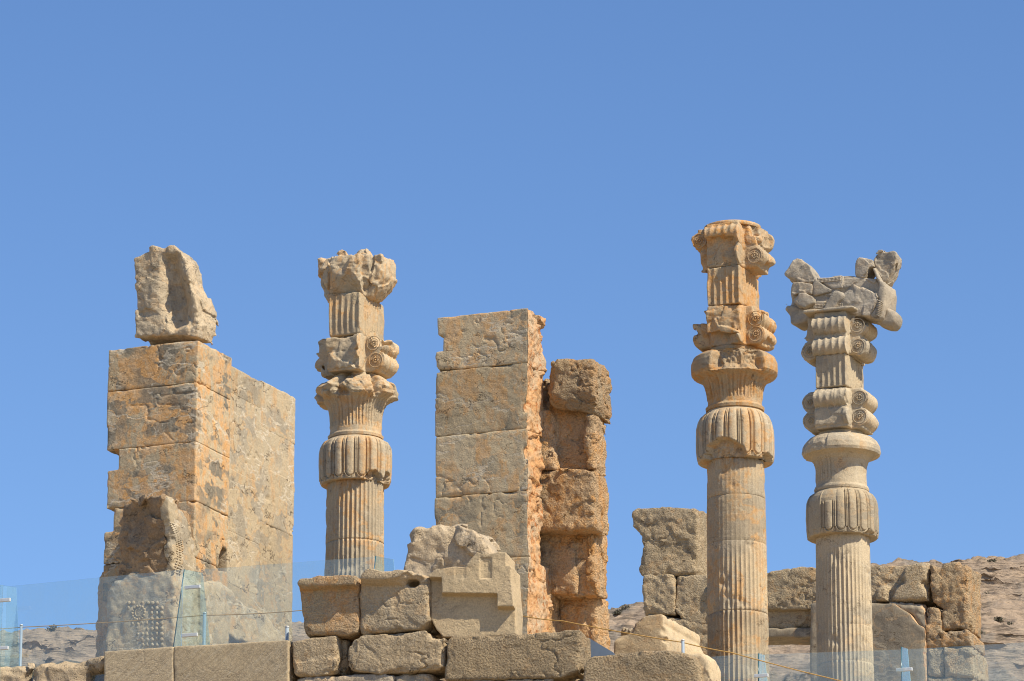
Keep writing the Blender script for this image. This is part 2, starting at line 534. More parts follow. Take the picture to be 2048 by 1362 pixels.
    if side:
        # the two flanks of this stone were left rough and carry iron crust: own colour by face of the block
        tcn = N.n('TexCoord').outputs['Normal']
        sx = N.n('SeparateXYZ'); N.l(tcn, sx.inputs[0])
        fm = N.ramp(sx.outputs[0], .35, .75)
        hm = N.noise(N.vec(tc, (1, 1, .8), loc, warp=.15, wscale=6), 9, 6, .6)
        sc = N.mix(N.ramp(N.noise(v0, 1.7, 6, .65), .36, .64), side[0], side[1])
        sc = N.mix(N.ramp(hm, .48, .36), sc, side[2])
        c = N.mix(fm, c, sc)
        hgt = N.math('ADD', hgt, N.math('MULTIPLY', N.math('MULTIPLY', hm, .16), fm))
    bp = N.n('Bump'); bp.inputs['Strength'].default_value = min(1.0, bump); bp.inputs['Distance'].default_value = 1.0
    N.l(hgt, bp.inputs['Height'])
    p = N.n('BsdfPrincipled')
    N.l(c, p.inputs['Base Color']); N.l(bp.outputs[0], p.inputs['Normal'])
    p.inputs['Roughness'].default_value = .92
    p.inputs['Specular IOR Level'].default_value = .15
    N.l(p.outputs[0], N.out.inputs[0])
    return N.m

M = {}
M['pier'] = stone_mat('stained limestone', base=(.47, .37, .235), base2=(.41, .335, .225), grey=(.185, .168, .135), grey_amt=.85, orange=(.54, .30, .12), orange_amt=1.1, vein=.8, crack=.9, patch_scale=2.0, loc=(3, 1, 2))
M['pier_side'] = stone_mat('pale veined limestone', base=(.47, .375, .245), base2=(.42, .345, .235), grey=(.34, .30, .235), grey_amt=.75, orange_amt=.45, vein=.9, crack=.9, patch_scale=1.6, loc=(13, 6, 2))
M['pier_break'] = stone_mat('dark brown broken limestone', base=(.38, .265, .16), base2=(.28, .195, .12), grey=(.21, .16, .11), orange=(.33, .19, .09), pale=(.38, .29, .19), grey_amt=.5, orange_amt=.5, vein=.3, bump=.9, pit=1, loc=(3, 2, 2))
M['pier_grey'] = stone_mat('grey veined limestone', base=(.49, .39, .25), base2=(.43, .35, .235), grey=(.235, .21, .16), orange=(.54, .31, .13), patch_scale=1.7, grey_amt=.68, orange_amt=.8,
                           vein=.75, crack=.8, loc=(11, 4, 7), side=((.56, .31, .14), (.48, .36, .235), (.40, .17, .065)))
M['pier_rough'] = stone_mat('rough iron stained limestone', base=(.66, .46, .27), base2=(.60, .41, .235), orange=(.64, .34, .125), grey=(.36, .30, .22), grey_amt=.3, dirt=.08, orange_amt=1.15,
                            vein=.25, streak=.2, bump=.9, pit=1, hammer=.9, loc=(2, 8, 1))
M['column'] = stone_mat('warm column limestone', base=(.49, .385, .25), base2=(.43, .345, .235), grey=(.32, .285, .225), grey_amt=.45, orange_amt=.8, vein=.3, streak=.5,
                        crack=.6, bump=.4, pit=.3, loc=(6, 2, 9), dirt=.22)
M['column_orange'] = stone_mat('orange column limestone', base=(.49, .36, .215), base2=(.45, .335, .205), grey=(.33, .28, .21), grey_amt=.45, orange=(.50, .265, .095), orange_amt=1.35, vein=.3, streak=.5, crack=.6, bump=.5, pit=.4, loc=(16, 2, 5), dirt=.25)
M['column_pale'] = stone_mat('pale column limestone', base=(.48, .39, .265), base2=(.42, .35, .25), grey=(.27, .25, .215), grey_amt=.45, orange_amt=.2, vein=.3, streak=.4,
                             crack=.5, bump=.35, pit=.2, loc=(1, 7, 4), dirt=.2)
M['bull'] = stone_mat('grey weathered limestone', base=(.46, .395, .305), base2=(.39, .34, .27), grey=(.31, .28, .235), grey_amt=.6, orange_amt=.1, vein=.2, bump=.6, pit=.5, loc=(5, 5, 1))
M['top'] = stone_mat('dusty broken limestone', base=(.46, .365, .245), base2=(.41, .335, .235), grey=(.30, .26, .20), grey_amt=.45, orange_amt=.3, vein=.2, bump=.8, pit=1, loc=(8, 3, 3))
M['wall'] = stone_mat('tan pitted limestone', base=(.49, .38, .245), base2=(.43, .34, .225), grey=(.27, .225, .165), grey_amt=.4, orange_amt=.3, vein=.25, bump=.8, pit=.8, hammer=.35, loc=(4, 9, 2), crack=.8)
M['wall_orange'] = stone_mat('orange faced limestone', base=(.44, .34, .215), base2=(.46, .30, .16), grey=(.33, .27, .19), grey_amt=.5, orange=(.50, .29, .13), orange_amt=1.3, vein=.1, bump=.8, pit=.8, hammer=.6, loc=(4, 3, 2))
M['hammered'] = stone_mat('hammered tan limestone', base=(.47, .36, .225), base2=(.42, .325, .21), grey=(.30, .24, .17), grey_amt=.3, orange_amt=.3, vein=.1, streak=.1, bump=.9, hammer=1.0, loc=(7, 9, 5), crack=.5)
M['sawn'] = stone_mat('sawn tan limestone', base=(.47, .375, .245), base2=(.44, .35, .23), grey_amt=.15, orange_amt=.0, vein=.1, streak=.1, crack=.15, bump=.35, pit=.2, chisel=.8, loc=(2, 2, 2), dirt=.1)
M['smooth'] = stone_mat('dressed tan limestone', base=(.56, .44, .28), base2=(.51, .40, .26), grey=(.38, .32, .23), grey_amt=.3, orange_amt=.12, vein=.1, streak=.1, crack=.3, bump=.4, pit=.7, loc=(9, 1, 8))
M['rubble'] = stone_mat('pale lumpy limestone', base=(.46, .36, .24), base2=(.40, .32, .225), grey=(.29, .245, .19), grey_amt=.75, orange_amt=.1, vein=.5, bump=.8, pit=.8, patch_scale=2.2, loc=(3, 3, 6))
M['far'] = stone_mat('far tan limestone', base=(.51, .40, .26), base2=(.46, .37, .245), grey=(.36, .30, .22), grey_amt=.4, orange_amt=.45, vein=.2, bump=.85, pit=1, hammer=.8, loc=(1, 1, 7))
M['far_orange'] = stone_mat('far iron stained limestone', base=(.50, .37, .225), base2=(.46, .345, .22), orange=(.52, .29, .12), grey_amt=.3, orange_amt=1.0, vein=.25, streak=.2, bump=.9, pit=1, hammer=.9, loc=(2, 8, 1))
M['far_smooth'] = stone_mat('far grey limestone', base=(.33, .275, .20), base2=(.28, .24, .18), grey_amt=.6, orange_amt=.25, vein=.5, crack=.8, bump=.4, loc=(2, 6, 7),
                            side=((.58, .35, .18), (.50, .36, .22), (.42, .20, .09)))

def simple_mat(name, col, rough=.5, metal=0.0, bumpsc=0, bumpamt=0):
    N = NT(name); p = N.n('BsdfPrincipled')
    tc = N.n('TexCoord').outputs['Object']
    c = N.mix(N.noise(tc, 9, 4), tuple(x * .85 for x in col), tuple(min(1, x * 1.12) for x in col))
    N.l(c, p.inputs['Base Color']); p.inputs['Roughness'].default_value = rough; p.inputs['Metallic'].default_value = metal
    N.l(p.outputs[0], N.out.inputs[0]); return N.m
M['steel'] = simple_mat('brushed steel', (.70, .70, .68), .45, .35)
M['edge'] = simple_mat('dark glass edge', (.03, .10, .12), .2)
M['rope'] = simple_mat('ochre rope', (.46, .27, .08), .85)
M['post'] = simple_mat('grey painted post', (.30, .36, .42), .5)

def glass_mat(name, tint=(.82, .92, .94), veil=.10, refl=.05, edge=(.25, .55, .62)):
    N = NT(name)
    tr = N.n('BsdfTransparent'); tr.inputs[0].default_value = tint + (1,)
    gl = N.n('BsdfGlossy'); gl.inputs['Roughness'].default_value = .03; gl.inputs[0].default_value = (.9, .97, 1, 1)
    df = N.n('BsdfDiffuse'); df.inputs[0].default_value = edge + (1,)
    tc = N.n('TexCoord').outputs['Object']
    ns = N.noise(N.vec(tc, (1, 1, .35)), 2.5, 5)
    lw = N.n('LayerWeight'); lw.inputs[0].default_value = .35
    m1 = N.n('MixShader'); N.l(N.math('ADD', N.math('MULTIPLY', lw.outputs['Fresnel'], .5), refl), m1.inputs[0])
    N.l(tr.outputs[0], m1.inputs[1]); N.l(gl.outputs[0], m1.inputs[2])
    m2 = N.n('MixShader'); N.l(N.math('MULTIPLY', N.ramp(ns, .25, .75, .7, 1.3), veil), m2.inputs[0])
    N.l(m1.outputs[0], m2.inputs[1]); N.l(df.outputs[0], m2.inputs[2])
    N.l(m2.outputs[0], N.out.inputs[0]); return N.m
M['glass'] = glass_mat('clear glass', (.94, .97, .97), .07, .012, (.50, .62, .62))
M['fin'] = glass_mat('blue green edge glass', (.84, .92, .945), .10, .03, (.40, .58, .66))
M['sheet'] = simple_mat('grey blue metal sheet', (.20, .25, .31), .5, .3)


# ------------------------------------------------------------------ setting: ground, terrace, hill
FLOOR = 17.5
G = Frame(np.array((at(396, 680, 100)[0], 100, FLOOR)), 22)      # the gate: origin under the front right corner of the left pier
_w = at(870, 1290, 88)
W = Frame(np.array((_w[0], _w[1], FLOOR)), 18)                   # face of the terrace wall

def ground_mat(name, c1, c2, sc):
    N = NT(name); tc = N.n('TexCoord').outputs['Object']
    c = N.mix(N.ramp(N.noise(tc, sc, 8, .65), .35, .65), c1, c2)
    p = N.n('BsdfPrincipled'); N.l(c, p.inputs['Base Color']); p.inputs['Roughness'].default_value = .95
    p.inputs['Specular IOR Level'].default_value = .1
    b = N.n('Bump'); b.inputs['Strength'].default_value = .6; N.l(N.math('MULTIPLY', N.noise(tc, sc * 20, 6), .1), b.inputs['Height']); N.l(b.outputs[0], p.inputs['Normal'])
    N.l(p.outputs[0], N.out.inputs[0]); return N.m
struct('ground', [(-4000, -4000, 0), (4000, -4000, 0), (4000, 4000, 0), (-4000, 4000, 0)], [(0, 1, 2, 3)], ground_mat('dry earth', (.36, .28, .18), (.29, .23, .15), .08), smooth=False)
mb = MB()
c = [W.world((u, v, 0)) for u, v in ((-170, 1.6), (170, 1.6), (170, 260), (-170, 260))]
mb.add([(p[0], p[1], 0) for p in c] + [(p[0], p[1], FLOOR) for p in c], [(0, 3, 2, 1), (4, 5, 6, 7), (0, 1, 5, 4), (1, 2, 6, 5), (2, 3, 7, 6), (3, 0, 4, 7)])
struct('terrace', *mb.get(), ground_mat('dusty terrace', (.44, .345, .225), (.38, .30, .20), .15), smooth=False)

RIDGE = np.array([(-900, 1268), (-200, 1258), (0, 1256), (100, 1253), (190, 1258), (700, 1250), (1215, 1222), (1285, 1206), (1500, 1165), (1640, 1145), (1740, 1128), (1800, 1121), (1900, 1114), (1990, 1112), (2048, 1116), (2300, 1120), (3000, 1150)])
YR = 430.0
def hill_z(X, Y):
    px = 1024 + X / YR * CP * FPX * .965
    ry = np.interp(px, RIDGE[:, 0], RIDGE[:, 1])
    yc = (681 - ry) / FPX
    zr = CAMZ + YR * (SP + yc * CP) / (CP - yc * SP)
    t = (Y - 325) / (YR - 325)
    z = np.where(t < 1, FLOOR - 1 + (zr - FLOOR + 1) * np.clip(t, -.2, 1), zr - 2.2 * np.clip(t - 1, 0, 9) ** 2 * 3)
    return z
def hill_mesh():
    xs = np.arange(-82, 82, .2); ys = np.concatenate([np.arange(396, 434, .13), np.arange(434, 450, .8)])
    XX, YY = np.meshgrid(xs, ys); sh = XX.shape
    X, Y = XX.ravel(), YY.ravel(); z = hill_z(X, Y)
    P = np.stack([X, Y, z], 1)
    z = z + .35 * fbm(P, .09, 4)
    q = np.stack([X * .22, Y * .5, z], 1); yo = np.zeros(len(X))
    for per, am, sh_ in ((1.5, .8, 0), (.7, .7, 3.3), (.36, .6, 7.7)):
        w = z + .8 * per * fbm(q + sh_, .30 / per, 4)
        k = np.floor(w / per); f = w / per - k
        lay = per * (k + np.clip((f - .55) * 4 + .5, 0, 1)) - w        # ledges of bedded rock
        mk_ = np.clip(.65 + 1.2 * fbm(P + sh_, .16, 3), .1, 1.1)
        z = z + am * lay * mk_
        yo = yo - per * .55 * mk_ * np.clip((f - .45) * 2.2, 0, 1) ** 1.5 * np.clip(.5 + 1.2 * fbm(P * np.array((1, 1, .2)) + sh_, .5, 2), 0, 1)
    for sc_, am, th_ in ((.6, .34, .55), (1.4, .26, .5)):
        F1, F2, vv, cc = worley(P * np.array((.6, 1.0, 1.0)) + 5 * sc_, sc_)
        z = z + am * np.clip((F2 - F1) * 4, 0, 1) * np.clip((_hash(cc, 3) - .5) * 2, 0, 1)
    z = z + .20 * fbm(P, .7, 3) + .12 * fbm(P, 2.2, 3)
    V = np.stack([X, Y + yo, z], 1)
    n0, n1 = sh
    i = np.arange(n0 - 1)[:, None] * n1; j = np.arange(n1 - 1)[None, :]
    Q = np.stack([i + j, i + j + 1, i + n1 + j + 1, i + n1 + j], 2).reshape(-1, 4)
    xs = np.arange(-520, 521, 8.0); ys = np.arange(300, 900, 6.0)
    X2, Y2 = np.meshgrid(xs, ys); n0, n1 = X2.shape
    X2, Y2 = X2.ravel(), Y2.ravel(); z2 = hill_z(X2, Y2) + 1.1 * fbm(np.stack([X2, Y2, 0 * X2], 1), .05, 4)
    z2 = z2 - np.where((np.abs(X2) < 88) & (Y2 > 390) & (Y2 < 456), 4.0, 0)
    i = np.arange(n0 - 1)[:, None] * n1; j = np.arange(n1 - 1)[None, :]
    Q2 = np.stack([i + j, i + j + 1, i + n1 + j + 1, i + n1 + j], 2).reshape(-1, 4) + len(V)
    return np.concatenate([V, np.stack([X2, Y2, z2], 1)]), np.concatenate([Q, Q2])
M['hill'] = stone_mat('hill rock', base=(.36, .255, .175), base2=(.27, .205, .155), grey=(.20, .175, .15), orange=(.40, .245, .14), pale=(.42, .33, .24), grey_amt=.6,
                      orange_amt=.4, vein=.0, streak=.0, crack=.0, bump=.6, pit=0, patch_scale=.35, dirt=.35)
def hill_colour():
    # rock seen from hundreds of metres: broad, flat patterns instead of fine ones
    N = NT('hillside rock'); tc = N.n('TexCoord').outputs['Object']
    v = N.vec(tc, (.24, .24, 1.25), warp=.9, wscale=.25)
    c = N.mix(N.ramp(N.noise(v, .55, 8, .7), .38, .62), (.43, .32, .225), (.33, .255, .19))
    c = N.mix(N.math('MULTIPLY', N.ramp(N.noise(tc, .16, 5, .6), .5, .62), .7), c, (.25, .22, .185))
    c = N.mix(N.math('MULTIPLY', N.ramp(N.noise(v, 1.3, 8, .72), .54, .61), .65), c, (.11, .088, .065))  # dark streaks: shade in the gaps between ledges, painted into the colour
    c = N.mix(N.math('MULTIPLY', N.ramp(N.noise(v, 2.3, 7, .72), .57, .64), .6), c, (.50, .375, .26))
    p = N.n('BsdfPrincipled'); N.l(c, p.inputs['Base Color']); p.inputs['Roughness'].default_value = .95; p.inputs['Specular IOR Level'].default_value = .1
    b = N.n('Bump'); b.inputs['Strength'].default_value = .8; b.inputs['Distance'].default_value = 1.0
    N.l(N.math('MULTIPLY', N.noise(v, 1.8, 8, .65), .8), b.inputs['Height']); N.l(b.outputs[0], p.inputs['Normal'])
    N.l(p.outputs[0], N.out.inputs[0]); return N.m
struct('hill', *hill_mesh(), hill_colour())

# shrubs on the hillside
def shrub_mesh(seed):
    rg = np.random.default_rng(seed); V = []; F = []
    for k in range(420):
        d = rg.normal(size=3); d /= np.linalg.norm(d); d[2] = abs(d[2]) * .9
        r = rg.uniform(.35, 1.0) * (1 + .25 * math.sin(5 * math.atan2(d[1], d[0]) + seed))
        p = d * r * np.array((.5, .5, .62)); a = rg.normal(size=3); a /= np.linalg.norm(a); b = np.cross(a, rg.normal(size=3)); b /= np.linalg.norm(b)
        s_ = rg.uniform(.05, .11); o = len(V)
        V += [p - a * s_, p + b * s_ * .6, p + a * s_, p - b * s_ * .6]; F.append((o, o + 1, o + 2, o + 3))
    return np.array(V), F
def leaf_mat():
    N = NT('dry shrub leaves'); tc = N.n('TexCoord').outputs['Object']
    c = N.mix(N.noise(tc, 6, 3), (.06, .058, .036), (.15, .135, .09)); p = N.n('BsdfPrincipled'); N.l(c, p.inputs['Base Color']); p.inputs['Roughness'].default_value = .8
    N.l(p.outputs[0], N.out.inputs[0]); return N.m
M['leaf'] = leaf_mat()
def hill_hit(px, py):
    for Y in np.arange(400, 440, .2):
        p = at(px, py, Y)
        if hill_z(np.array(p[0]), np.array(Y)) >= p[2]: return p
    return at(px, py, 430)
SHR = [(107, 1256, 1.6, 'dark shrub on the left hill crest behind the glass panel', 0), (1972, 1188, 1.3, 'round dark shrub on the upper hillside right of the ruined doorway', 1),
       (1950, 1270, 2.2, 'largest dark shrub on the hillside just right of the ruined doorway', 0), (1998, 1236, 1.3, 'small shrub in the middle of the right hillside', 1),
       (2020, 1246, 1.2, 'small shrub near the right edge of the hillside', 0), (1985, 1120, 1.2, 'small shrub on the crest of the right hill', 1),
       (1252, 1216, 1.5, 'grey shrub on the hill crest left of the ruined doorway', 0), (1235, 1222, 1.2, 'lower shrub on the hill between the rough pier and the ruined doorway', 1),
       (1960, 1150, .9, 'tiny shrub high on the right hillside', 0), (2035, 1180, 1.0, 'tiny shrub at the right edge of the photo on the hillside', 1)]
shm = [mesh_data('shrub', *shrub_mesh(3), smooth=False), mesh_data('shrub', *shrub_mesh(8), smooth=False)]
for m_ in shm: m_.materials.append(M['leaf'])
for px, py, s_, lab, k in SHR:
    o = bpy.data.objects.new('shrub', shm[k]); COL.objects.link(o)
    p = hill_hit(px, py + 4); o.location = p - np.array((0, 0, .15)); o.scale = (s_ * .85, s_ * .85, s_ * .7); o.rotation_euler = (0, 0, px)
    tag(o, lab, 'shrub', 'shrubs on the hill')

# ------------------------------------------------------------------ left gate pier
zc = lambda py: G.front(396, py, 0)[1]
uL = G.front(216, 780, 0)[0]
vE = G.side(590, 900, 0)[0]
lp = Thing('gate_pier', 'tall stained gate pier with a headless carved bull, behind glass at left', 'gate pier', G, (uL / 2, vE / 2, 0))
cz = [zc(680), zc(764), zc(882), zc(1000), zc(1112), zc(1240), zc(1380), 0.0]
v1, v2 = G.side(462, 800, 0)[0], G.side(523, 900, 0)[0]
jit = random.Random(4)
SM = (('low', .6, .010), ('fbm', 2.5, .005), ('fbm', 8, .003), ('crack', .8, .030))
for i in range(7):
    zt, zb = cz[i], cz[i + 1]
    g = .004
    cuts = []
    if i == 2:
        a = G.front(236, 938, 0); b = G.front(236, 899, 0)
        cuts.append(lambda U, V, Z, a=a, b=b: sbox(U, V, Z, (-9, -1, a[1]), (a[0], .9, b[1])))
    if i == 3:
        a = G.front(226, 1062, 0); b = G.front(226, 1008, 0)
        cuts.append(lambda U, V, Z, a=a, b=b: sbox(U, V, Z, (-9, -1, a[1]), (a[0], 1.4, b[1])))
        a = G.front(396, 1003, 0)
        cuts.append(lambda U, V, Z, a=a: sell(U, V, Z, (-.02, -.02, a[1] + .12), (.16, .16, .17)))
    if i in (3, 4):
        hp = np.array([G.side(x, y, 0) for x, y in ((438, 1141), (440, 1112), (447, 1095), (455, 1102), (460, 1122), (474, 1143))])
        cuts.append(lambda U, V, Z, hp=hp: np.maximum(polysd(hp, V, Z), -.45 - U))
    V, Q = block_mesh((uL + jit.uniform(-.03, .03), 0, zb - .006), (0, v1 - .003, zt), .026, .0, SM, (.04, .2), .03, cuts)
    put('stone_block', V, Q, M['pier'], lp)
    for va, vb, n in ((v1, v2, 1), (v2, vE, 2)):
        dz = (.0 if i == 0 else (.22 if i % 3 else -.3) * (1 if n == 1 else -1) * (i % 2 * 2 - 1))
        dzb = 0 if i == 6 else (.22 if (i + 1) % 3 else -.3) * (1 if n == 1 else -1) * ((i + 1) % 2 * 2 - 1)
        if i == 0: dz = -.17 if n == 1 else -.11
        cuts = []
        if i == 0 and n == 2:
            pts = [G.side(x, y, 0) for x, y in ((548, 752), (563, 757), (580, 775), (590, 796), (640, 860), (640, 600), (540, 600))]
            P_ = np.array(pts)
            cuts.append(lambda U, V, Z, P_=P_: polysd(P_, V, Z))
        V, Q = block_mesh((uL, va - .04, zb + dzb - .06), (jit.uniform(-.004, .004), vb, zt + dz), .03, .0, SM, None, 0, cuts)
        put('stone_block', V, Q, M['pier_side'], lp)
# back-left plinth that steps out behind the bull
a = G.front(192, 1140, .9)
V, Q = block_mesh((a[0], .9, 0), (uL + .2, 2.6, a[1]), .04, .03, ROUGH, (.15, .9), .05, extra=.15)
put('plinth', V, Q, M['pier_rough'], lp)

# the bull: chest, neck with its face broken off, collar, flank relief
vF = -1.05
f = lambda x, y: G.front(x, y, vF)
chest = [f(x, y) for x, y in ((214, 1420), (212, 1185), (226, 1158), (262, 1142), (335, 1140), (349, 1160), (351, 1420))]
neck = [G.front(x, y, -.55) for x, y in ((236, 1175), (233, 1090), (241, 1036), (252, 1004), (285, 989), (318, 991), (340, 1012), (358, 1046), (370, 1090), (377, 1130), (377, 1180))]
P1, P2 = np.array(chest), np.array(neck)
znk = [G.front(300, y, vF)[1] for y in (1165, 1100, 1040, 990)]
sc_c = G.front(284, 1082, -1.0)
flk = np.array([G.side(x, y, .1) for x, y in ((400, 1170), (430, 1158), (452, 1166), (480, 1196), (520, 1222), (560, 1262), (592, 1300), (592, 1420), (400, 1420))])
nk1 = np.array([G.side(x, y, 0) for x, y in ((350, 1190), (349, 1150), (346, 1100), (342, 1050), (336, 1012), (330, 994), (343, 989), (362, 1018), (379, 1054), (389, 1090), (395, 1130), (397, 1190))])
nk2 = np.concatenate([nk1[:6], [[nk1[5, 0] + .25, nk1[5, 1] + .10], [.2, nk1[5, 1] - .05], [.2, nk1[0, 1]]]])
def bull_sd(U, V, Z):
    a = smax(polysd(P1, U, Z), np.maximum(vF - V, V - .3), .06)
    ul_ = -1.50 + .12 * np.clip((Z - znk[2]) / .4, 0, 1)
    b1 = smax(polysd(nk1, V, Z), np.maximum(-.26 - U, U + .0), .05)
    D = smin(a, b1, .05)
    # flank in relief on the inner face
    c_ = smax(polysd(flk, V, Z), np.maximum(U - .16, -.3 - U), .08)
    D = np.minimum(D, c_)
    return D
V, Q = sculpt(bull_sd, (chest[1][0] - .1, -1.25, FLOOR * 0 + G.front(300, 1400, vF)[1]), (.5, vE + .1, znk[3] + .5), .03,
              (('low', 1.1, .03), ('fbm', 3.5, .022), ('fbm', 10, .008)), (.12, .7), .06)
bull = put('bull_statue', V, Q, M['pier_side'], lp)
def neck_sd(U, V, Z):
    ul_ = -1.48 + .16 * np.clip((Z - znk[2]) / .4, 0, 1)
    D = smax(polysd(nk2, V, Z), np.maximum(ul_ - U, U + .12), .05)
    # the plane along which the head broke off, facing left, a little hollow
    rim = -.10 - .06 * np.clip((Z - znk[1]) / .6, 0, 1)
    pl = (U - rim) * .40 + (V + 1.40) * .917 + .05 * np.sin(Z * 5 + U * 2)
    return smax(D, -pl, .02)
V, Q = sculpt(neck_sd, (-1.65, -1.6, znk[0] - .2), (.1, .25, znk[3] + .3), .028, (('facet', 1.9, .10), ('low', 1.1, .03), ('fbm', 5, .02), ('fbm', 9, .012)), (.08, .6), .06)
put('broken_neck', V, Q, M['pier_break'], lp, label='dark brown broken face of the neck', parent=bull)
# curls of the beard on the chest
mb = MB()
for r in range(9):
    for c_ in range(8):
        x, y = 258 + c_ * 9.4, 1206 + r * 10.4
        if (x - 278) ** 2 + (y - 1226) ** 2 < 21 ** 2 or (c_ < 2 and r > 4 + c_): continue
        u_, z_ = f(x + jit.uniform(-.8, .8), y + jit.uniform(-.8, .8)); q_ = jit.uniform(.55, 1.0)
        if jit.random() < .07: continue
        mb.ball((u_, vF - .012, z_), (.054 * (.55 + .45 * q_), .055 * q_, .054 * (.6 + .4 * q_)))
RX = np.array([[1, 0, 0], [0, 0, 1], [0, -1, 0]], float)
u_, z_ = f(278, 1226)
mb.torus((u_, vF - .02, z_), .085, .02, RX); mb.ball((u_, vF, z_), (.035, .03, .035))
for k in range(14):
    t = 2 * math.pi * k / 14; mb.ball((u_ + .155 * math.cos(t), vF - .02, z_ + .155 * math.sin(t)), (.032, .04, .032))
put('beard_curls', *mb.get(), M['pier_side'], lp, parent=bull)
# beaded collar along the broken edge of the neck
mb = MB()
for off, rr, dv in ((0, .036, 0), (.07, .026, .02), (-.07, .024, -.02)):
    for k in range(22):
        t = k / 21
        x = np.interp(t, [0, .25, .5, .75, 1], [345, 353, 358, 359, 353]); y = np.interp(t, [0, .25, .5, .75, 1], [1048, 1070, 1092, 1118, 1146])
        v_, z_ = G.side(x, y, 0); mb.ball((.01, v_ + off * 1.9, z_), (rr * 1.1, rr * 1.5, rr * .8))
put('beaded_collar', *mb.get(), M['pier_side'], lp, parent=bull)

# broken stone standing on the left pier
VT = .35
pts = crop(180, 470, 2.7245, [(245, 130), (310, 95), (345, 70), (400, 78), (430, 60), (470, 60), (530, 85), (575, 130), (590, 200), (600, 250), (640, 320), (670, 400), (688, 460), (668, 560), (600, 552), (520, 548), (430, 545), (245, 556)])
pts = [(x if x < 338 else 338 + (x - 338) * .66, y) for x, y in pts]
P = G.poly(pts, VT); P[:, 1] = np.where(P[:, 1] < cz[0] + .12, cz[0] - .07, P[:, 1])
hol = [G.front(x if x < 338 else 338 + (x - 338) * .66, y, VT) for x, y in crop(180, 470, 2.7245, [(412, 130), (470, 120), (510, 200), (545, 290), (575, 370), (560, 470), (470, 500), (420, 420), (402, 290)])]
def top_relief(U, Z):
    d = polysd(np.array(hol), U, Z)
    return .34 * np.clip(.5 - d / .30, 0, 1)
V, Q = chunk_mesh(P, VT, VT + .95, .026, .02, (('facet', 1.7, .07), ('low', .9, .03), ('fbm', 5, .016), ('fbm', 11, .011)), (.06, .45), .05, relief=top_relief, extra=.15)
solo('broken_stone', V, Q, M['top'], G, 'large broken stone standing on top of the left gate pier', 'stone')

# ------------------------------------------------------------------ middle gate pier
u1 = G.front(1056, 700, 0)[0]; u0 = G.front(870, 800, 0)[0]
mp = Thing('gate_pier', 'tall grey gate pier with rough orange side behind the stepped block', 'gate pier', G, ((u0 + u1) / 2, 2, 0))
zm = lambda py: G.front(1056, py, 0)[1]
mz = [zm(616), zm(724), zm(856), zm(979), zm(1112), zm(1270), 0.0]
vw = [G.side(x, 900, u1)[0] for x in (1091, 1092, 1083, 1088, 1104, 1124)]
RS = (('low', .6, .010), ('fbm', 2.5, .005), ('fbm', 7, .004), ('crack', .7, .030))
P0 = G.poly([(866, 740), (875, 680), (874, 634), (894, 628), (910, 631), (930, 623), (958, 619), (1030, 616), (1056, 616), (1056, 740)], 0)
def rough_side(amp, u1_=None):
    # the flank left rough: bites taken out of it
    def cut(U, V, Z):
        b = np.broadcast(U, V, Z).shape
        return None
    return cut
for i in range(6):
    zt, zb = mz[i], mz[i + 1]
    cuts = []
    ul = u0 + jit.uniform(-.02, .02)
    if i == 0:
        cuts.append(lambda U, V, Z: -smax(polysd(np.concatenate([P0, [[P0[-1, 0] + 1, P0[-1, 1]], [P0[-1, 0] + 1, P0[-2, 1]]]])[[0, 1, 2, 3, 4, 5, 6, 7, 8, 11, 10]], U, Z), V * 0 - 1, 0))
        a = G.front(885, 701, 0); b = G.front(878, 671, 0)
        cuts.append(lambda U, V, Z, a=a, b=b: sbox(U, V, Z, (-99, -1, a[1]), (a[0], .5, b[1])))
        b = G.side(1092, 700, u1)
        cuts.append(lambda U, V, Z, b=b: -sell(U, V, Z, (u1 - .9, .35, zm(680)), (1.4, 1.15, 1.9)) + 0 * U)
        cuts = cuts[:2]
    for ya, yb, ii in ((805, 824, 1), (893, 916, 2)):
        if ii == i:
            za, zb_ = zm(yb), zm(ya)
            cuts.append(lambda U, V, Z, za=za, zb_=zb_: sbox(U, V, Z, (u1 - .08, -1, za), (u1 + 1, .16, zb_)))
    V, Q = block_mesh((ul, 0, zb - .008), (u1, vw[i], zt), .026, .0, RS, (.04, .25), .04, cuts)
    # roughen the right flank only
    m = V[:, 0] > u1 - .12
    w = np.clip((V[m, 0] - (u1 - .12)) / .12, 0, 1) * np.clip(V[m, 1] / .10, 0, 1)
    V[m, 0] += w * (.09 * facet(V[m], 1.3) + .06 * fbm(V[m], 1.4, 3) + .045 * fbm(V[m] + 9, 6, 3) - .03) 
    put('stone_block', V, Q, M['pier_grey'], mp)
# rough bonded masonry beside and behind the slab, stacked squared blocks
BR = (('facet', 1.8, .045), ('low', .9, .025), ('fbm', 4, .012), ('fbm', 9, .016), ('crack', .8, .05))
vq = vw[0] + .02
def rear(pts, v0, v1, k=.05, mat='pier_rough', nz=BR, nm='rough_block', **kw):
    V, Q = chunk_mesh(G.poly(pts, v0), v0, v1, .03, k, nz, (.09, .7), .06, extra=.1, **kw)
    put(nm, V, Q, M[mat], mp)
xr = 1187
cL_ = G.front(1107, 770, vq - .32); cT_ = G.front(1160, 716, vq - .32)
rear([(1090, 738), (1098, 722), (1118, 713), (1150, 715), (1186, 713), (1189, 745), (1189, 800), (1184, 826), (1150, 818), (1098, 812), (1088, 770)], vq - .32, vq + .9, .03, 'far_orange',
     cuts=[lambda U, V, Z: -(-(U - cL_[0]) * .66 - (V - vq + .32) * .75), lambda U, V, Z: -((Z - cT_[1] + .62) * -.50 - (V - vq + .32) * .86 - .10), lambda U, V, Z: -((Z - cT_[1] + .10) * .60 - (V - vq + .32) * .80)])
rear([(1000, 800), (1190, 800), (1190, 946), (1000, 946)], vq + .20, vq + .85)
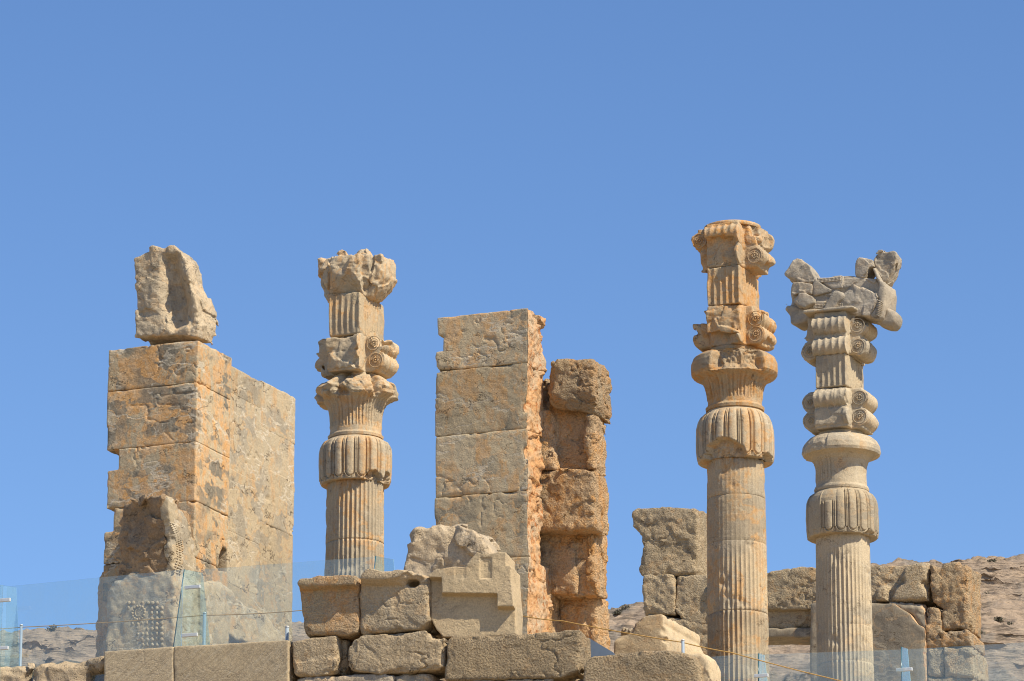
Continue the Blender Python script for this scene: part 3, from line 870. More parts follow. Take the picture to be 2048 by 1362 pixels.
rear([(1060, 812), (1106, 814), (1110, 840), (1111, 938), (1060, 940)], vq - .08, vq + .5, .06)
rear([(1172, 826), (1188, 824), (xr + 2, 870), (xr + 2, 940), (1168, 942), (1166, 880)], vq - .04, vq + .82, .08)
rear([(1060, 938), (1130, 941), (1188, 938), (xr + 2, 1000), (xr + 1, 1056), (1140, 1060), (1060, 1060)], vq - .10, vq + .88, .07)
v4, v5 = vw[4] + .05, vw[5] - .10
rear([(1080, 1058), (1120, 1046), (1148, 1054), (1152, 1188), (1080, 1190)], v4 - .05, v4 + .7, .05)
rear([(1140, 1056), (1190, 1054), (1190, 1190), (1140, 1190)], v4 + .08, v4 + .85)
rear([(1176, 1056), (1188, 1056), (xr + 3, 1120), (xr + 4, 1188), (1166, 1188), (1172, 1100)], v4, v4 + .84, .06)
rear([(1110, 1190), (1130, 1188), (1180, 1184), (xr + 8, 1190), (xr + 9, 1420), (1110, 1420)], v5, v5 + .8, .06)
zlo_ = G.front(1100, 1420, vq)[1]
V, Q = block_mesh((u0, vq + .3, 0), (u1 - .05, vq + 2.4, mz[0] - 1.3), .05, .05, BR, (.1, .7), .06, extra=.1); put('rough_core', V, Q, M['pier_rough'], mp)
V, Q = block_mesh((u1 - .5, v5 + .02, 0), (u1 + 1.2, v5 + .8, zlo_ + .02), .05, .05, BR, (.1, .7), .06, extra=.1); put('rough_block', V, Q, M['pier_rough'], mp)

# ------------------------------------------------------------------ columns
ROT = 22
def rosette(c, r, M3):
    """a small rosette on a volute: ring, petals and eye; M3 turns +z to the outward normal"""
    mb = MB()
    mb.torus(c, r * 1.24, r * .09, M3, 30, 7); mb.torus(c, r * 1.9, r * .12, M3, 34, 7)
    mb.ball(c, (r * .28, r * .28, r * .36), 8, 6, M3)
    for k in range(12):
        t = 2 * math.pi * k / 12
        A = M3 @ np.array([[math.cos(t), -math.sin(t), 0], [math.sin(t), math.cos(t), 0], [0, 0, 1.0]])
        mb.ball(np.array(c) + A @ np.array((r * .68, 0, 0)), (r * .38, r * .17, r * .30), 8, 5, A)
    return mb.get()
NV = np.array([[1, 0, 0], [0, 0, -1], [0, 1, 0]], float)      # +z -> -v
NV = np.array([[1, 0, 0], [0, 0, -1.], [0, 1., 0]])
def bx(lo, hi, amp=0.0):
    """a box to break away, its faces roughened"""
    def c(U, V, Z):
        d = sbox(U, V, Z, lo, hi, .05)
        if amp:
            b = np.broadcast(U, V, Z).shape
            ii = np.argwhere(np.abs(d) < amp * 2.2 + .04)
            if len(ii):
                u_ = np.broadcast_to(U, b)[tuple(ii.T)]; v_ = np.broadcast_to(V, b)[tuple(ii.T)]; z_ = np.broadcast_to(Z, b)[tuple(ii.T)]
                p = np.stack([u_, v_, z_], 1) + lo[2] * 1.7 + lo[0]
                d = np.array(d); d[tuple(ii.T)] += amp * (.75 * facet(p, 2.2) + .55 * fbm(p, 1.6, 4))
        return d
    return c
def volute_mesh(z0, z1, zr_, w, e, r, cuts=(), adds=(), h=.02, noise=(('low', 1.5, .008), ('fbm', 5, .006)), arms=(0, 1, 2, 3)):
    def sd(U, V, Z):
        D = sbox(U, V, Z, (-.46, -.46, z0), (.46, .46, z1), .03)
        zd = np.maximum(z0 + .02 - Z, Z - z1 + .0)
        for k in arms:
            A, P_ = [(U, V), (-V, U), (-U, V), (V, U)][k] if k != 1 else (-V, U)
            if k == 3: A, P_ = V, U
            ap = np.abs(P_)
            arm = smax(smax(np.maximum(-A, A - (e - r * .75)), ap - w / 2 + .02, .02), zd, .02)
            D = np.minimum(D, arm)
            fr = (P_ / w + .5) * 5; fr = fr - np.floor(fr)
            rr = r - .045 * np.sin(math.pi * fr) ** .8
            for z_ in zr_:
                cyl = smax(np.sqrt((A - (e - r)) ** 2 + (Z - z_) ** 2) - rr, ap - w / 2, .02)
                D = np.minimum(D, cyl)
        for a in adds: D = smin(D, a(U, V, Z), .05)
        for c in cuts: D = smax(D, -c(U, V, Z), .02)
        return D
    E = e + .05
    return sculpt(sd, (-E, -E, z0 - .05), (E, E, z1 + .05), h, noise, (.06, .5), .03)
def pillar_mesh(z0, z1, h=.02):
    def sd(U, V, Z):
        zd = np.maximum(z0 - Z, Z - z1)
        fu = (U / .80 + .5) * 5; fu = fu - np.floor(fu); fv = (V / .80 + .5) * 5; fv = fv - np.floor(fv)
        g1 = .04 * np.sin(math.pi * fu) ** .7 * (np.abs(U) < .40); g2 = .04 * np.sin(math.pi * fv) ** .7 * (np.abs(V) < .40)
        core = np.maximum(np.abs(U) - .46, np.abs(V) - .46)
        fa = np.maximum(np.abs(U) - .43, np.abs(V) - .80 + g1)
        ra = np.maximum(np.abs(V) - .40, np.abs(U) - .50 + g2)
        return np.maximum(np.minimum(np.minimum(core, fa), ra), zd)
    return sculpt(sd, (-.55, -.85, z0), (.55, .85, z1), h, (('low', 1.4, .008), ('fbm', 5, .005)), (.05, .4), .03)

def shaft_parts(th, mat, zs, prof, nfl, seed):
    """drums of a fluted shaft between the heights zs"""
    zp = [p[0] for p in prof]; rp = [p[1] for p in prof]
    for a, b in zip(zs[:-1], zs[1:]):
        def fn(TH, ZZ, RR, a=a, b=b):
            s_ = TH * nfl / (2 * math.pi); s_ = s_ - np.floor(s_)
            p = np.stack([RR * np.cos(TH), RR * np.sin(TH), ZZ], 2).reshape(-1, 3) + seed
            n1 = fbm(p, .9, 3).reshape(RR.shape); n2 = fbm(p, 5, 3).reshape(RR.shape)
            wearm = np.clip(.8 + .9 * fbm(p + 40, .5, 2).reshape(RR.shape), .15, 1.1)
            dep = .042 * np.sin(math.pi * s_) ** .75 * wearm
            ed = np.minimum(np.abs(ZZ - a), np.abs(ZZ - b))
            chip = np.clip(fbm(p + 11, 2.6, 3).reshape(RR.shape) - .45, 0, 1) * .07 + .022 * np.clip(fbm(p + 23, 3.1, 2).reshape(RR.shape) - .1, 0, 1) * np.clip(1 - ed / .10, 0, 1)
            inn = RR > .3
            r = np.where(inn, RR - dep - chip - .005 * np.clip(1 - ed / .02, 0, 1) + .005 * n1 + .003 * n2, RR)
            return r, ZZ
        ra, rb = np.interp(a, zp, rp), np.interp(b, zp, rp)
        V, Q = revolve([(a, .02), (a, ra * .6), (a, ra)] + [(z, np.interp(z, zp, rp)) for z in np.arange(a + .1, b - .05, .15)] + [(b, rb), (b, rb * .6), (b, .02)], nfl * 8, fn, .06)
        put('shaft_drum', V, Q, mat, th)

def leaf_drum(th, mat, zb, zt, Rb, rs, rtop, prof, N=18, seed=0, breaks=(), plain=()):
    """the ring of drooping leaves; breaks: (theta, half width, height, depth) bites at its lower edge"""
    def fn(TH, ZZ, RR):
        s_ = TH * N / (2 * math.pi) + .25; s_ = s_ - np.floor(s_) - .5
        a = math.pi * Rb / N; x = s_ * 2 * a
        wi = .70 * a; zcx = zb + .06 + wi
        d = np.where(ZZ > zcx, np.abs(x) - wi, np.hypot(x, np.minimum(ZZ - zcx, 0)) - wi)
        rel = np.where(d < 0, .048 * np.sqrt(np.clip(1 - (x / wi) ** 2, 0, 1)) - .010, 0)
        rel = rel - .052 * np.exp(-(d / .014) ** 2) + .030 * np.exp(-((d - .032) / .015) ** 2)
        rel = rel - .035 * np.exp(-((np.abs(s_) - .5) * 2 * a / .014) ** 2)
        p = np.stack([RR * np.cos(TH), RR * np.sin(TH), ZZ], 2).reshape(-1, 3) + seed
        n1 = fbm(p, 1.3, 3).reshape(RR.shape); n2 = fbm(p, 6, 3).reshape(RR.shape); fc = facet(p, 2.4).reshape(RR.shape)
        outer = np.clip((RR - rs - .02) / .08, 0, 1) * (ZZ > zb + .001)
        fade = np.clip(.55 + .9 * fbm(p + 9, .8, 2).reshape(RR.shape) + .7, .75, 1)
        for tc_, hw, z_a in plain:
            dt = np.abs((TH - tc_ + math.pi) % (2 * math.pi) - math.pi)
            fade = np.where((dt < hw) & (ZZ > z_a), 0, fade)
        r = RR + outer * (rel * fade + .008 * n1 + .004 * n2)
        Z2 = ZZ + np.where(ZZ < zb + .12, .07 * (np.abs(s_) * 2) ** 3 * outer, 0)
        for tc_, hw, hh, dp in breaks:
            dt = np.abs((TH - tc_ + math.pi) % (2 * math.pi) - math.pi)
            lim = zb + hh * np.clip(1 - (dt / hw) ** 2, 0, 1) ** .5 + .07 * n1 + .05 * n2
            m = np.clip((lim - ZZ) / .03, 0, 1) * (dt < hw)
            r = np.where(m > 0, r - m * np.clip(np.minimum(dp, r - rs - .0) + .05 * fc + .03 * n2, 0, 1), r)
        return np.maximum(r, .02), Z2
    V, Q = revolve([(zb, .02), (zb, rs * .8), (zb, Rb * .97)] + prof + [(zt, rtop), (zt, .02)], N * 26, fn, .02)
    return put('leaf_ring', V, Q, mat, th)

def bell(th, mat, prof, N=16, seed=0, stalk=.022, rimfn=None, patch=None):
    def fn(TH, ZZ, RR):
        s_ = TH * N / (2 * math.pi); s_ = s_ - np.floor(s_) - .5
        p = np.stack([RR * np.cos(TH), RR * np.sin(TH), ZZ], 2).reshape(-1, 3) + seed
        n1 = fbm(p, 1.6, 3).reshape(RR.shape); n2 = fbm(p, 6, 3).reshape(RR.shape)
        bead = .5 + .5 * np.sin(ZZ * 2 * math.pi / .075)
        st = stalk * (np.exp(-(s_ / .09) ** 2) * (.6 + .5 * bead) + np.exp(-((np.abs(s_) - .33) / .05) ** 2) - .8 * np.exp(-((np.abs(s_) - .19) / .03) ** 2))
        m = np.clip((ZZ - zlo) / .05, 0, 1) * np.clip((zhi - ZZ) / .1, 0, 1)
        if patch is not None: m = m * patch(TH, ZZ)
        r = np.where(RR > .2, RR + st * m + .008 * n1 + .005 * n2, RR)
        if rimfn: r, ZZ = rimfn(TH, ZZ, r, n1, n2, p)
        return r, ZZ
    zz_ = [p[0] for p in prof]; zlo = zz_[1] + .25; zhi = [z for z, r_ in prof if r_ == max(q[1] for q in prof)][0] - .12
    V, Q = revolve(prof, N * 22, fn, .022)
    return put('bell_capital', V, Q, mat, th)

class Col:
    def __init__(s, cx, Y, label, rows):
        s.cx, s.Y = cx, Y
        p = at(cx, 900, Y); s.fr = Frame((p[0], Y, FLOOR), ROT)
        s.th = Thing('column', label, 'column', s.fr, (0, 0, 0), 'fluted columns of the gate')
        s.th.o['kind'] = 'thing'
        s.z = lambda py: zat(py, Y) - FLOOR
        s.r = lambda hw, py: hw * mpp(py, Y)
    def prof(s, rows): return [(s.z(py), s.r(hw, py)) for py, hw in rows]
    def th_of(s, px, py):
        """angle on the column's surface for a picture x offset (front side), hw = radius in px"""
        return 0
    def base(s, mat, rad):
        V, Q = revolve([(0, .02), (0, rad * 1.35), (.35, rad * 1.38), (.42, rad * 1.3), (.95, rad * 1.18), (1.0, rad * 1.22), (1.12, rad * 1.22), (1.15, rad * 1.0), (1.15, .02)], 96, None, .05)
        put('column_base', V, Q, mat, s.th)
FT = math.radians(-90 + ROT)          # the angle (in a column's own frame) that faces the camera
def ang(off, hw): return FT + math.asin(max(-1, min(1, off / hw)))

# --- middle right column, with double volutes and no impost
B = Col(1471, 108, 'tallest fluted orange stained column, its capital broken, right of the middle pier', None)
mC = M['column']
zj = [1.15] + [B.z(y) for y in (1420, 1212, 1092, 1000)] + [B.z(924)]
sh = B.prof([(1900, 66), (1360, 62), (1250, 61), (1000, 58.5), (924, 57.5)])
B.base(mC, sh[0][1]); shaft_parts(B.th, mC, [zj[0], 6.0] + [z for z in zj[1:] if z > 6.3], sh, 40, 1.0)
zb, zt = B.z(927), B.z(822)
pr = B.prof([(924, 75), (905, 76), (880, 76), (860, 75), (848, 72), (838, 67), (830, 60), (826, 55)])
leaf_drum(B.th, mC, zb, zt, B.r(76, 880), B.r(57.5, 924), B.r(54, 822), pr, 18, 3.0,
          [(ang(-28, 76), .62, .42, .40), (ang(66, 76), .30, .24, .25)])
def rimB(TH, ZZ, r, n1, n2, p):
    dt = np.abs((TH - ang(0, 1) + math.pi) % (2 * math.pi) - math.pi)
    m = np.clip((.72 - dt + .12 * n1) / .06, 0, 1) * np.clip((ZZ - B.z(757)) / .05, 0, 1)
    lim = B.r(63, 735) + .12 * np.clip((B.z(742) - ZZ) / .15, 0, 1) + .05 * n1 + .07 * n2
    return np.where(m > 0, r - m * np.clip(r - lim, 0, 9), r), ZZ
bell(B.th, M['column_orange'], [(B.z(824), .02), (B.z(824), B.r(58, 820)), (B.z(818), B.r(59, 820)), (B.z(813), B.r(54, 820)), (B.z(800), B.r(53.5, 800)), (B.z(785), B.r(55.5, 785)), (B.z(773), B.r(59, 773)), (B.z(764), B.r(65, 764)),
                (B.z(759), B.r(74, 759)), (B.z(756), B.r(82, 756)), (B.z(751), B.r(86.5, 751)), (B.z(742), B.r(87, 742)), (B.z(730), B.r(86, 730)), (B.z(720), B.r(82, 720)), (B.z(713), B.r(72, 715)), (B.z(711), B.r(56, 711)), (B.z(709), B.r(48, 709)), (B.z(701), B.r(48, 700)), (B.z(701), .02)], 16, 5.0, .026, rimB)
w, e = .90, 1.0
z0, z1 = B.z(702), B.z(624); zr1, zr2 = B.z(682), B.z(651)
cu = [bx((-.60, -1.3, z0 - .1), (.475, -.80, z1 + .2), .16), bx((-1.4, -.5, z0 + .30), (-.78, .6, z1 + .2), .2), bx((-1.4, -.7, z1 - .30), (-.62, .8, z1 + .2), .12),
      lambda U, V, Z: -((V + .76) * -.62 + (Z - z1) * .78 + .10) if False else 9 + 0 * U, bx((-.62, -1.3, z0 - .3), (.40, -.62, z0 + .28), .10), bx((.72, -.6, z1 - .26), (1.3, .3, z1 + .2), .08), bx((.86, -.2, z0 - .1), (1.3, .5, z0 + .20), .08)]
V, Q = volute_mesh(z0, z1, (zr1, zr2), w, e, .26, cu)
vb = put('volute_block', V, Q, M['column_orange'], B.th)
for z_ in (zr1, zr2): put('rosette', *rosette((e - .27, -w / 2, z_), .098, NV), M['column_orange'], B.th, parent=vb)
V, Q = pillar_mesh(B.z(624), B.z(548)); put('fluted_pillar', V, Q, M['column_orange'], B.th)
z0, z1 = B.z(549), B.z(461); zr1, zr2 = B.z(526), B.z(487)
cu = [bx((-.60, -1.3, z0 - .1), (.35, -.72, zr2 - .06), .06), bx((-1.4, -.7, z0 - .1), (-.72, .7, zr2 - .16), .14), bx((-1.4, -.3, z0 - .1), (-.60, .8, z0 + .25), .1),
      bx((.80, -.6, zr2 - .18), (1.3, .3, z1 + .2), .10), bx((.62, -.62, zr2 + .02), (1.3, -.2, z1 + .2), .05), bx((.80, -.1, z0 - .1), (1.4, .6, z0 + .22), .10)]
V, Q = volute_mesh(z0, z1, (zr1, zr2 + .03), w, e, .27, cu)
vb = put('volute_block', V, Q, M['column_orange'], B.th)
put('rosette', *rosette((e - .27, -w / 2, zr1), .098, NV), M['column_orange'], B.th, parent=vb)
put('rosette', *rosette((-e + .27, -w / 2, zr2 + .03), .098, NV), M['column_orange'], B.th, parent=vb)
V, Q = revolve([(z1 - .02, .02), (z1 - .02, B.r(57, 460)), (z1 + .02, B.r(58, 460)), (z1 + .07, B.r(57, 458)), (z1 + .09, B.r(53, 458)), (z1 + .09, .02)], 90, lambda T, Z, R_: (R_ + np.where(R_ > .3, .012 * np.sin(T * 45), 0), Z), .03)
put('bead_disc', V, Q, M['column_orange'], B.th)

# --- right column, with the broken double bull impost
C = Col(1682, 116.5, 'fluted pale column at right carrying a broken grey double bull capital', None)
mC = M['column_pale']
sh = C.prof([(1900, 61), (1360, 57), (1250, 56), (1076, 54)])
C.base(mC, sh[0][1]); shaft_parts(C.th, mC, [1.15, 5.5] + [z for z in [C.z(y) for y in (1400, 1330, 1257)] if z > 5.8] + [C.z(1076)], sh, 40, 4.0)
pr = C.prof([(1076, 70), (1060, 71), (1040, 71), (1020, 70.5), (1008, 69), (1000, 66), (993, 61), (988, 55)])
leaf_drum(C.th, mC, C.z(1078), C.z(984), C.r(71, 1040), C.r(54, 1076), C.r(52, 984), pr, 18, 8.0, [(ang(45, 71), .35, .10, .1)], [(ang(-61, 71), .28, C.z(1200)), (ang(-32, 71), .24, C.z(1016))])
def patchC(TH, ZZ):
    d = (TH - FT + math.pi) % (2 * math.pi) - math.pi
    return np.where((d > -.45) & (d < 2.2), 0.0, 1.0)
def rimC(TH, ZZ, r, n1, n2, p):
    d = (TH - FT + math.pi) % (2 * math.pi) - math.pi
    m = np.clip((-.45 - d) / .02, 0, 1) * np.clip((d + 2.5) / .1, 0, 1) * np.clip((ZZ - C.z(916)) / .03, 0, 1) * np.clip((r - .8) / .2, 0, 1)
    return r - m * (.03 + .03 * n2 + .02 * n1), ZZ
bell(C.th, mC, [(C.z(986), .02), (C.z(986), C.r(54, 984)), (C.z(981), C.r(55, 981)), (C.z(976), C.r(53, 976)), (C.z(975), C.r(51, 975)), (C.z(955), C.r(50, 955)), (C.z(938), C.r(50.5, 938)), (C.z(926), C.r(54, 926)), (C.z(919), C.r(60, 919)), (C.z(915), C.r(68, 915)),
                (C.z(913), C.r(77, 913)), (C.z(908), C.r(79, 908)), (C.z(898), C.r(78, 898)), (C.z(888), C.r(73, 888)), (C.z(880), C.r(64, 880)), (C.z(877), C.r(55, 877)), (C.z(876), C.r(46, 876)), (C.z(868), C.r(45, 868)), (C.z(868), .02)], 16, 2.0, .024, rimC, patchC)
w, e = .96, .97
z0, z1 = C.z(869), C.z(787); zr1, zr2 = C.z(845), C.z(808)
cu = [bx((-.9, -1.3, z0 - .1), (.36, -.80, zr1 + .22), .05), bx((-1.3, -.6, z0 - .1), (-.88, .6, z0 + .1), .06)]
V, Q = volute_mesh(z0, z1, (zr1, zr2), w, e, .275, cu)
vb = put('volute_block', V, Q, mC, C.th)
for z_ in (zr1, zr2): put('rosette', *rosette((e - .275, -w / 2, z_), .100, NV), mC, C.th, parent=vb); put('rosette', *rosette((-e + .275, -w / 2, z_), .100, NV), mC, C.th, parent=vb)
V, Q = pillar_mesh(C.z(787), C.z(722)); put('fluted_pillar', V, Q, mC, C.th)
z0, z1 = C.z(722), C.z(636); zr1, zr2 = C.z(704), C.z(664)
cu = [bx((.58, -.7, zr2 + .02), (1.0, -.15, z1 + .3), .07), bx((-1.3, -.7, zr2 - .2), (-.76, .8, z1 + .1), .05)]
V, Q = volute_mesh(z0, z1, (zr1 - .02, zr2), w, e, .285, cu)
vb = put('volute_block', V, Q, mC, C.th)
for s_, z_ in ((1, zr1 - .02), (1, zr2), (-1, zr1 - .02)): put('rosette', *rosette((s_ * (e - .285), -w / 2, z_), .100, NV), mC, C.th, parent=vb)
mb = MB(); mb.box((-.72, -.92, z1 - .01), (.72, .92, z1 + .075)); V, F = mb.get()
V, Q = block_mesh((-.72, -.90, z1 - .02), (.72, .90, z1 + .075), .03, .02, (('fbm', 4, .006),), (.04, .4), .02)
put('impost_slab', V, Q, mC, C.th)
# the impost: two bulls back to back, broken and pieced together
kx = lambda pts: crop(1540, 480, 6.19, pts)
cf = C.fr
def frag(pts, v0, v1, vpl=None, rnd=.015, nz=(('facet', 2.2, .035), ('low', 1.5, .018), ('fbm', 6, .010)), nm='bull_fragment', mat='bull', parent=None, h=.022, relief=None):
    P_ = cf.poly(kx(pts), v0 if vpl is None else vpl)
    V, Q = chunk_mesh(P_, v0, v1, h, rnd, nz, (.06, .45), .03, relief, extra=.06)
    return put(nm, V, Q, M[mat], C.th, parent=parent)
flat = (('low', 1.5, .012), ('fbm', 5, .006))
torso = frag([(240, 930), (262, 720), (250, 600), (300, 540), (560, 520), (800, 470), (1100, 450), (1330, 480), (1420, 560), (1420, 800), (1380, 960), (1240, 950), (930, 915), (600, 945), (420, 1015), (290, 1030)], -.41, .50, None, .10, nm='bull_impost')
bi = torso
tsl = lambda *a, **k: frag(*a, parent=bi, **k)
tsl([(325, 180), (360, 215), (440, 270), (520, 375), (560, 470), (525, 535), (440, 520), (330, 515), (270, 500), (165, 445), (180, 400), (240, 330), (280, 240)], -.42, .30)
tsl([(285, 525), (400, 530), (520, 545), (520, 670), (450, 655), (330, 660), (290, 690), (250, 660), (250, 580)], -.52, .3)
tsl([(520, 545), (560, 470), (600, 510), (770, 610), (740, 650), (530, 690)], -.50, .2, nz=flat, rnd=.03)
tsl([(255, 765), (350, 650), (440, 650), (540, 710), (540, 770), (420, 835), (330, 800)], -.66, .1)
tsl([(140, 850), (200, 790), (250, 800), (250, 870), (190, 885)], -.35, .15, rnd=.08)
tsl([(190, 870), (250, 790), (420, 835), (530, 850), (610, 880), (595, 950), (420, 1020), (300, 1050), (250, 1022), (240, 930)], -.46, .4, nz=flat, rnd=.09)
tsl([(570, 465), (870, 430), (905, 440), (900, 590), (850, 600), (770, 605), (700, 560), (600, 500)], -.46, .4, nz=flat, rnd=.03)
tsl([(905, 440), (1040, 435), (1060, 460), (1130, 462), (1170, 450), (1120, 560), (1010, 545), (930, 620), (900, 600)], -.40, .4)
tsl([(1340, 120), (1390, 125), (1420, 150), (1520, 145), (1555, 165), (1550, 260), (1500, 400), (1430, 520), (1370, 505), (1290, 330), (1270, 240), (1300, 210)], -.30, .38)
tsl([(1075, 215), (1200, 230), (1270, 240), (1300, 330), (1230, 345), (1170, 455), (1060, 440), (1060, 290)], -.40, .32)
tsl([(1250, 340), (1295, 340), (1375, 500), (1420, 510), (1437, 600), (1420, 800), (1390, 950), (1350, 992), (1260, 965), (1230, 935), (1345, 750), (1312, 660), (1340, 580), (1330, 520)], -.56, .5, nz=flat, rnd=.10)
tsl([(1010, 545), (1130, 580), (1300, 660), (1345, 740), (1280, 850), (1232, 935), (930, 905), (780, 885), (800, 760), (930, 645)], -.52, .3, nz=(('facet', 2.4, .045), ('low', 1.4, .03), ('fbm', 5, .014)))
tsl([(800, 605), (930, 655), (930, 700), (850, 760), (790, 870), (770, 925), (600, 945), (645, 850), (690, 760)], -.60, .1, nz=flat, rnd=.05)
tsl([(530, 840), (530, 790), (580, 752), (690, 752), (650, 850), (590, 872)], -.48, .1, nz=flat, rnd=.04)
tsl([(1420, 808), (1540, 870), (1562, 920), (1545, 1010), (1490, 1060), (1420, 1060), (1330, 1030), (1290, 1000), (1390, 940)], -.36, .36, nz=flat, rnd=.16)
def beads(rows, x0, y0, x1, y1, n, dy, vpl, r):
    mb = MB()
    for q in range(rows):
        for k in range(n):
            t = k / (n - 1); (x, y), = kx([(x0 + (x1 - x0) * t, y0 + (y1 - y0) * t + q * dy)])
            u_, z_ = cf.front(x, y, vpl); mb.ball((u_, vpl, z_), r)
    return mb.get()
put('bead_band', *beads(3, 600, 488, 870, 462, 17, 17, -.46, .026), M['bull'], C.th, parent=bi)
put('bead_band', *beads(3, 545, 810, 665, 800, 8, 18, -.48, .026), M['bull'], C.th, parent=bi)
put('bead_band', *beads(3, 815, 800, 890, 792, 5, 18, -.53, .026), M['bull'], C.th, parent=bi)
put('bead_band', *beads(2, 1310, 355, 1375, 440, 7, 12, -.33, .026), M['bull'], C.th, parent=bi)
mb = MB()
for k in range(9):
    (x, y), = kx([(1385 - k * 3, 760 + k * 22)]); u_, z_ = cf.front(x, y, -.56)
    mb.tube([(u_ - .13, -.57, z_ + .05), (u_ - .05, -.585, z_ + .01), (u_ + .03, -.56, z_ - .05)], [.012, .02, .012], 7)
put('mane_locks', *mb.get(), M['bull'], C.th, parent=bi)

# --- left column, seen through the gate
A = Col(711, 111, 'fluted column with a broken flared top standing between the two gate piers', None)
mC = M['column']
sh = A.prof([(1900, 63), (1150, 60), (1089, 59), (970, 57.5)])
A.base(mC, sh[0][1]); shaft_parts(A.th, mC, [1.15, 5.5] + [z for z in [A.z(y) for y in (1280, 1185, 1089)] if z > 5.8] + [A.z(970)], sh, 40, 7.0)
pr = A.prof([(968, 69), (950, 70), (930, 70.5), (910, 70.5), (898, 69), (890, 65), (884, 58), (881, 53)])
leaf_drum(A.th, mC, A.z(971), A.z(878), A.r(70.5, 930), A.r(57.5, 970), A.r(52, 878), pr, 18, 12.0, [(ang(40, 70), .30, .20, .14), (ang(64, 70), .2, .26, .2)])
def rimA(TH, ZZ, r, n1, n2, p):
    k = np.clip((ZZ - A.z(805)) / .10, 0, 1)
    d = (TH - FT + math.pi) % (2 * math.pi) - math.pi
    lob = .10 + .06 * fbm(p * np.array((1, 1, .3)), 1.1, 2).reshape(r.shape) + .07 * facet(p, 2.6).reshape(r.shape)
    for d0, wd, dp in ((-.46, .10, .30), (.62, .12, .22), (1.35, .10, .26), (-1.5, .12, .25), (2.4, .2, .2), (-2.5, .2, .2)):
        lob = lob - dp * np.exp(-((d - d0 + .25 * n1) / wd) ** 2)
    z2 = ZZ + k * (.16 * fbm(p * np.array((1, 1, 0)), 1.3, 2).reshape(r.shape))
    return r + k * np.clip((r - .4) / .3, 0, 1) * (lob - .04 + .06 * n1 + .02 * n2), z2
bell(A.th, mC, [(A.z(880), .02), (A.z(880), A.r(55, 878)), (A.z(875), A.r(56, 875)), (A.z(871), A.r(52, 871)), (A.z(850), A.r(50, 850)), (A.z(832), A.r(51.5, 832)), (A.z(818), A.r(55, 818)), (A.z(808), A.r(61, 808)), (A.z(801), A.r(69, 801)),
                (A.z(796), A.r(75, 796)), (A.z(784), A.r(75, 784)), (A.z(772), A.r(67, 772)), (A.z(764), A.r(58, 764)), (A.z(760), A.r(48, 760)), (A.z(754), A.r(46, 754)), (A.z(754), .02)], 16, 9.0, .026, rimA)
w, e = .92, 1.02
z0, z1 = A.z(757), A.z(684); zr1, zr2 = A.z(734), A.z(700)
cu = [bx((-.60, -1.3, z0 - .1), (.38, -.86, z1 + .2), .12), bx((-.7, -1.3, z1 - .10), (.30, -.66, z1 + .2), .12), bx((-1.4, -.7, z0 - .1), (-.74, .7, zr1 - .02), .12), bx((-1.4, -.7, zr2 - .08), (-.86, .7, z1 + .2), .12),
      bx((.66, -.7, zr2 - .06), (1.3, .28, z1 + .2), .08)]
V, Q = volute_mesh(z0, z1, (zr1, zr2), w, e, .27, cu)
vb = put('volute_block', V, Q, mC, A.th)
for z_ in (zr1, zr2): put('rosette', *rosette((e - .275 - .06 * (z_ == zr2), -w / 2, z_), .098, NV), mC, A.th, parent=vb)
V, Q = pillar_mesh(A.z(685), A.z(600)); put('fluted_pillar', V, Q, mC, A.th)
z0, z1 = A.z(606), A.z(524)
def crownA(U, V, Z):
    t = np.clip((Z - z0) / (z1 - z0), 0, 1)
    ext = .52 + .40 * np.clip(t * 1.9, 0, 1) ** .8 - .10 * np.clip(t - .75, 0, 1) * 3
    d = np.minimum(np.maximum(np.abs(U) - ext, np.abs(V) - .46), np.maximum(np.abs(V) - ext * .98, np.abs(U) - .44))
    d = np.minimum(d, np.maximum(np.abs(U) - ext * .74, np.abs(V) - ext * .74))
    return smax(d, np.maximum(z0 - Z, Z - z1), .05)
V, Q = sculpt(crownA, (-1.0, -1.0, z0), (1.0, 1.0, z1 + .1), .022, (('facet', 1.8, .085), ('low', 1.3, .03), ('fbm', 5, .020), ('fbm', 11, .010)), (.06, .5), .08)
cr = put('broken_crown', V, Q, mC, A.th)
for x0, x1, yb, yt, sd_ in ((672, 698, 522, 503, 1), (711, 747, 524, 497, 2)):
    ua, _ = A.fr.front(x0, yb, 0); ub, _ = A.fr.front(x1, yb, 0)
    c0 = ((ua + ub) / 2, 0, z1 - .08)
    V, Q = sculpt(lambda U, V, Z: np.minimum(sell(U, V, Z, c0, ((ub - ua) / 2, .3, A.z(yt) - z1 + .06)), sell(U, V, Z, (c0[0] + .02, 0, c0[2] + .22), ((ub - ua) * .2, .15, .14 if sd_ == 2 else .05))),
                  (ua - .1, -.4, z1 - .4), (ub + .1, .4, A.z(yt) + .15), .022, (('facet', 4, .05), ('fbm', 4, .03)), None)
    put('stone_lump', V, Q, mC, A.th, parent=cr)


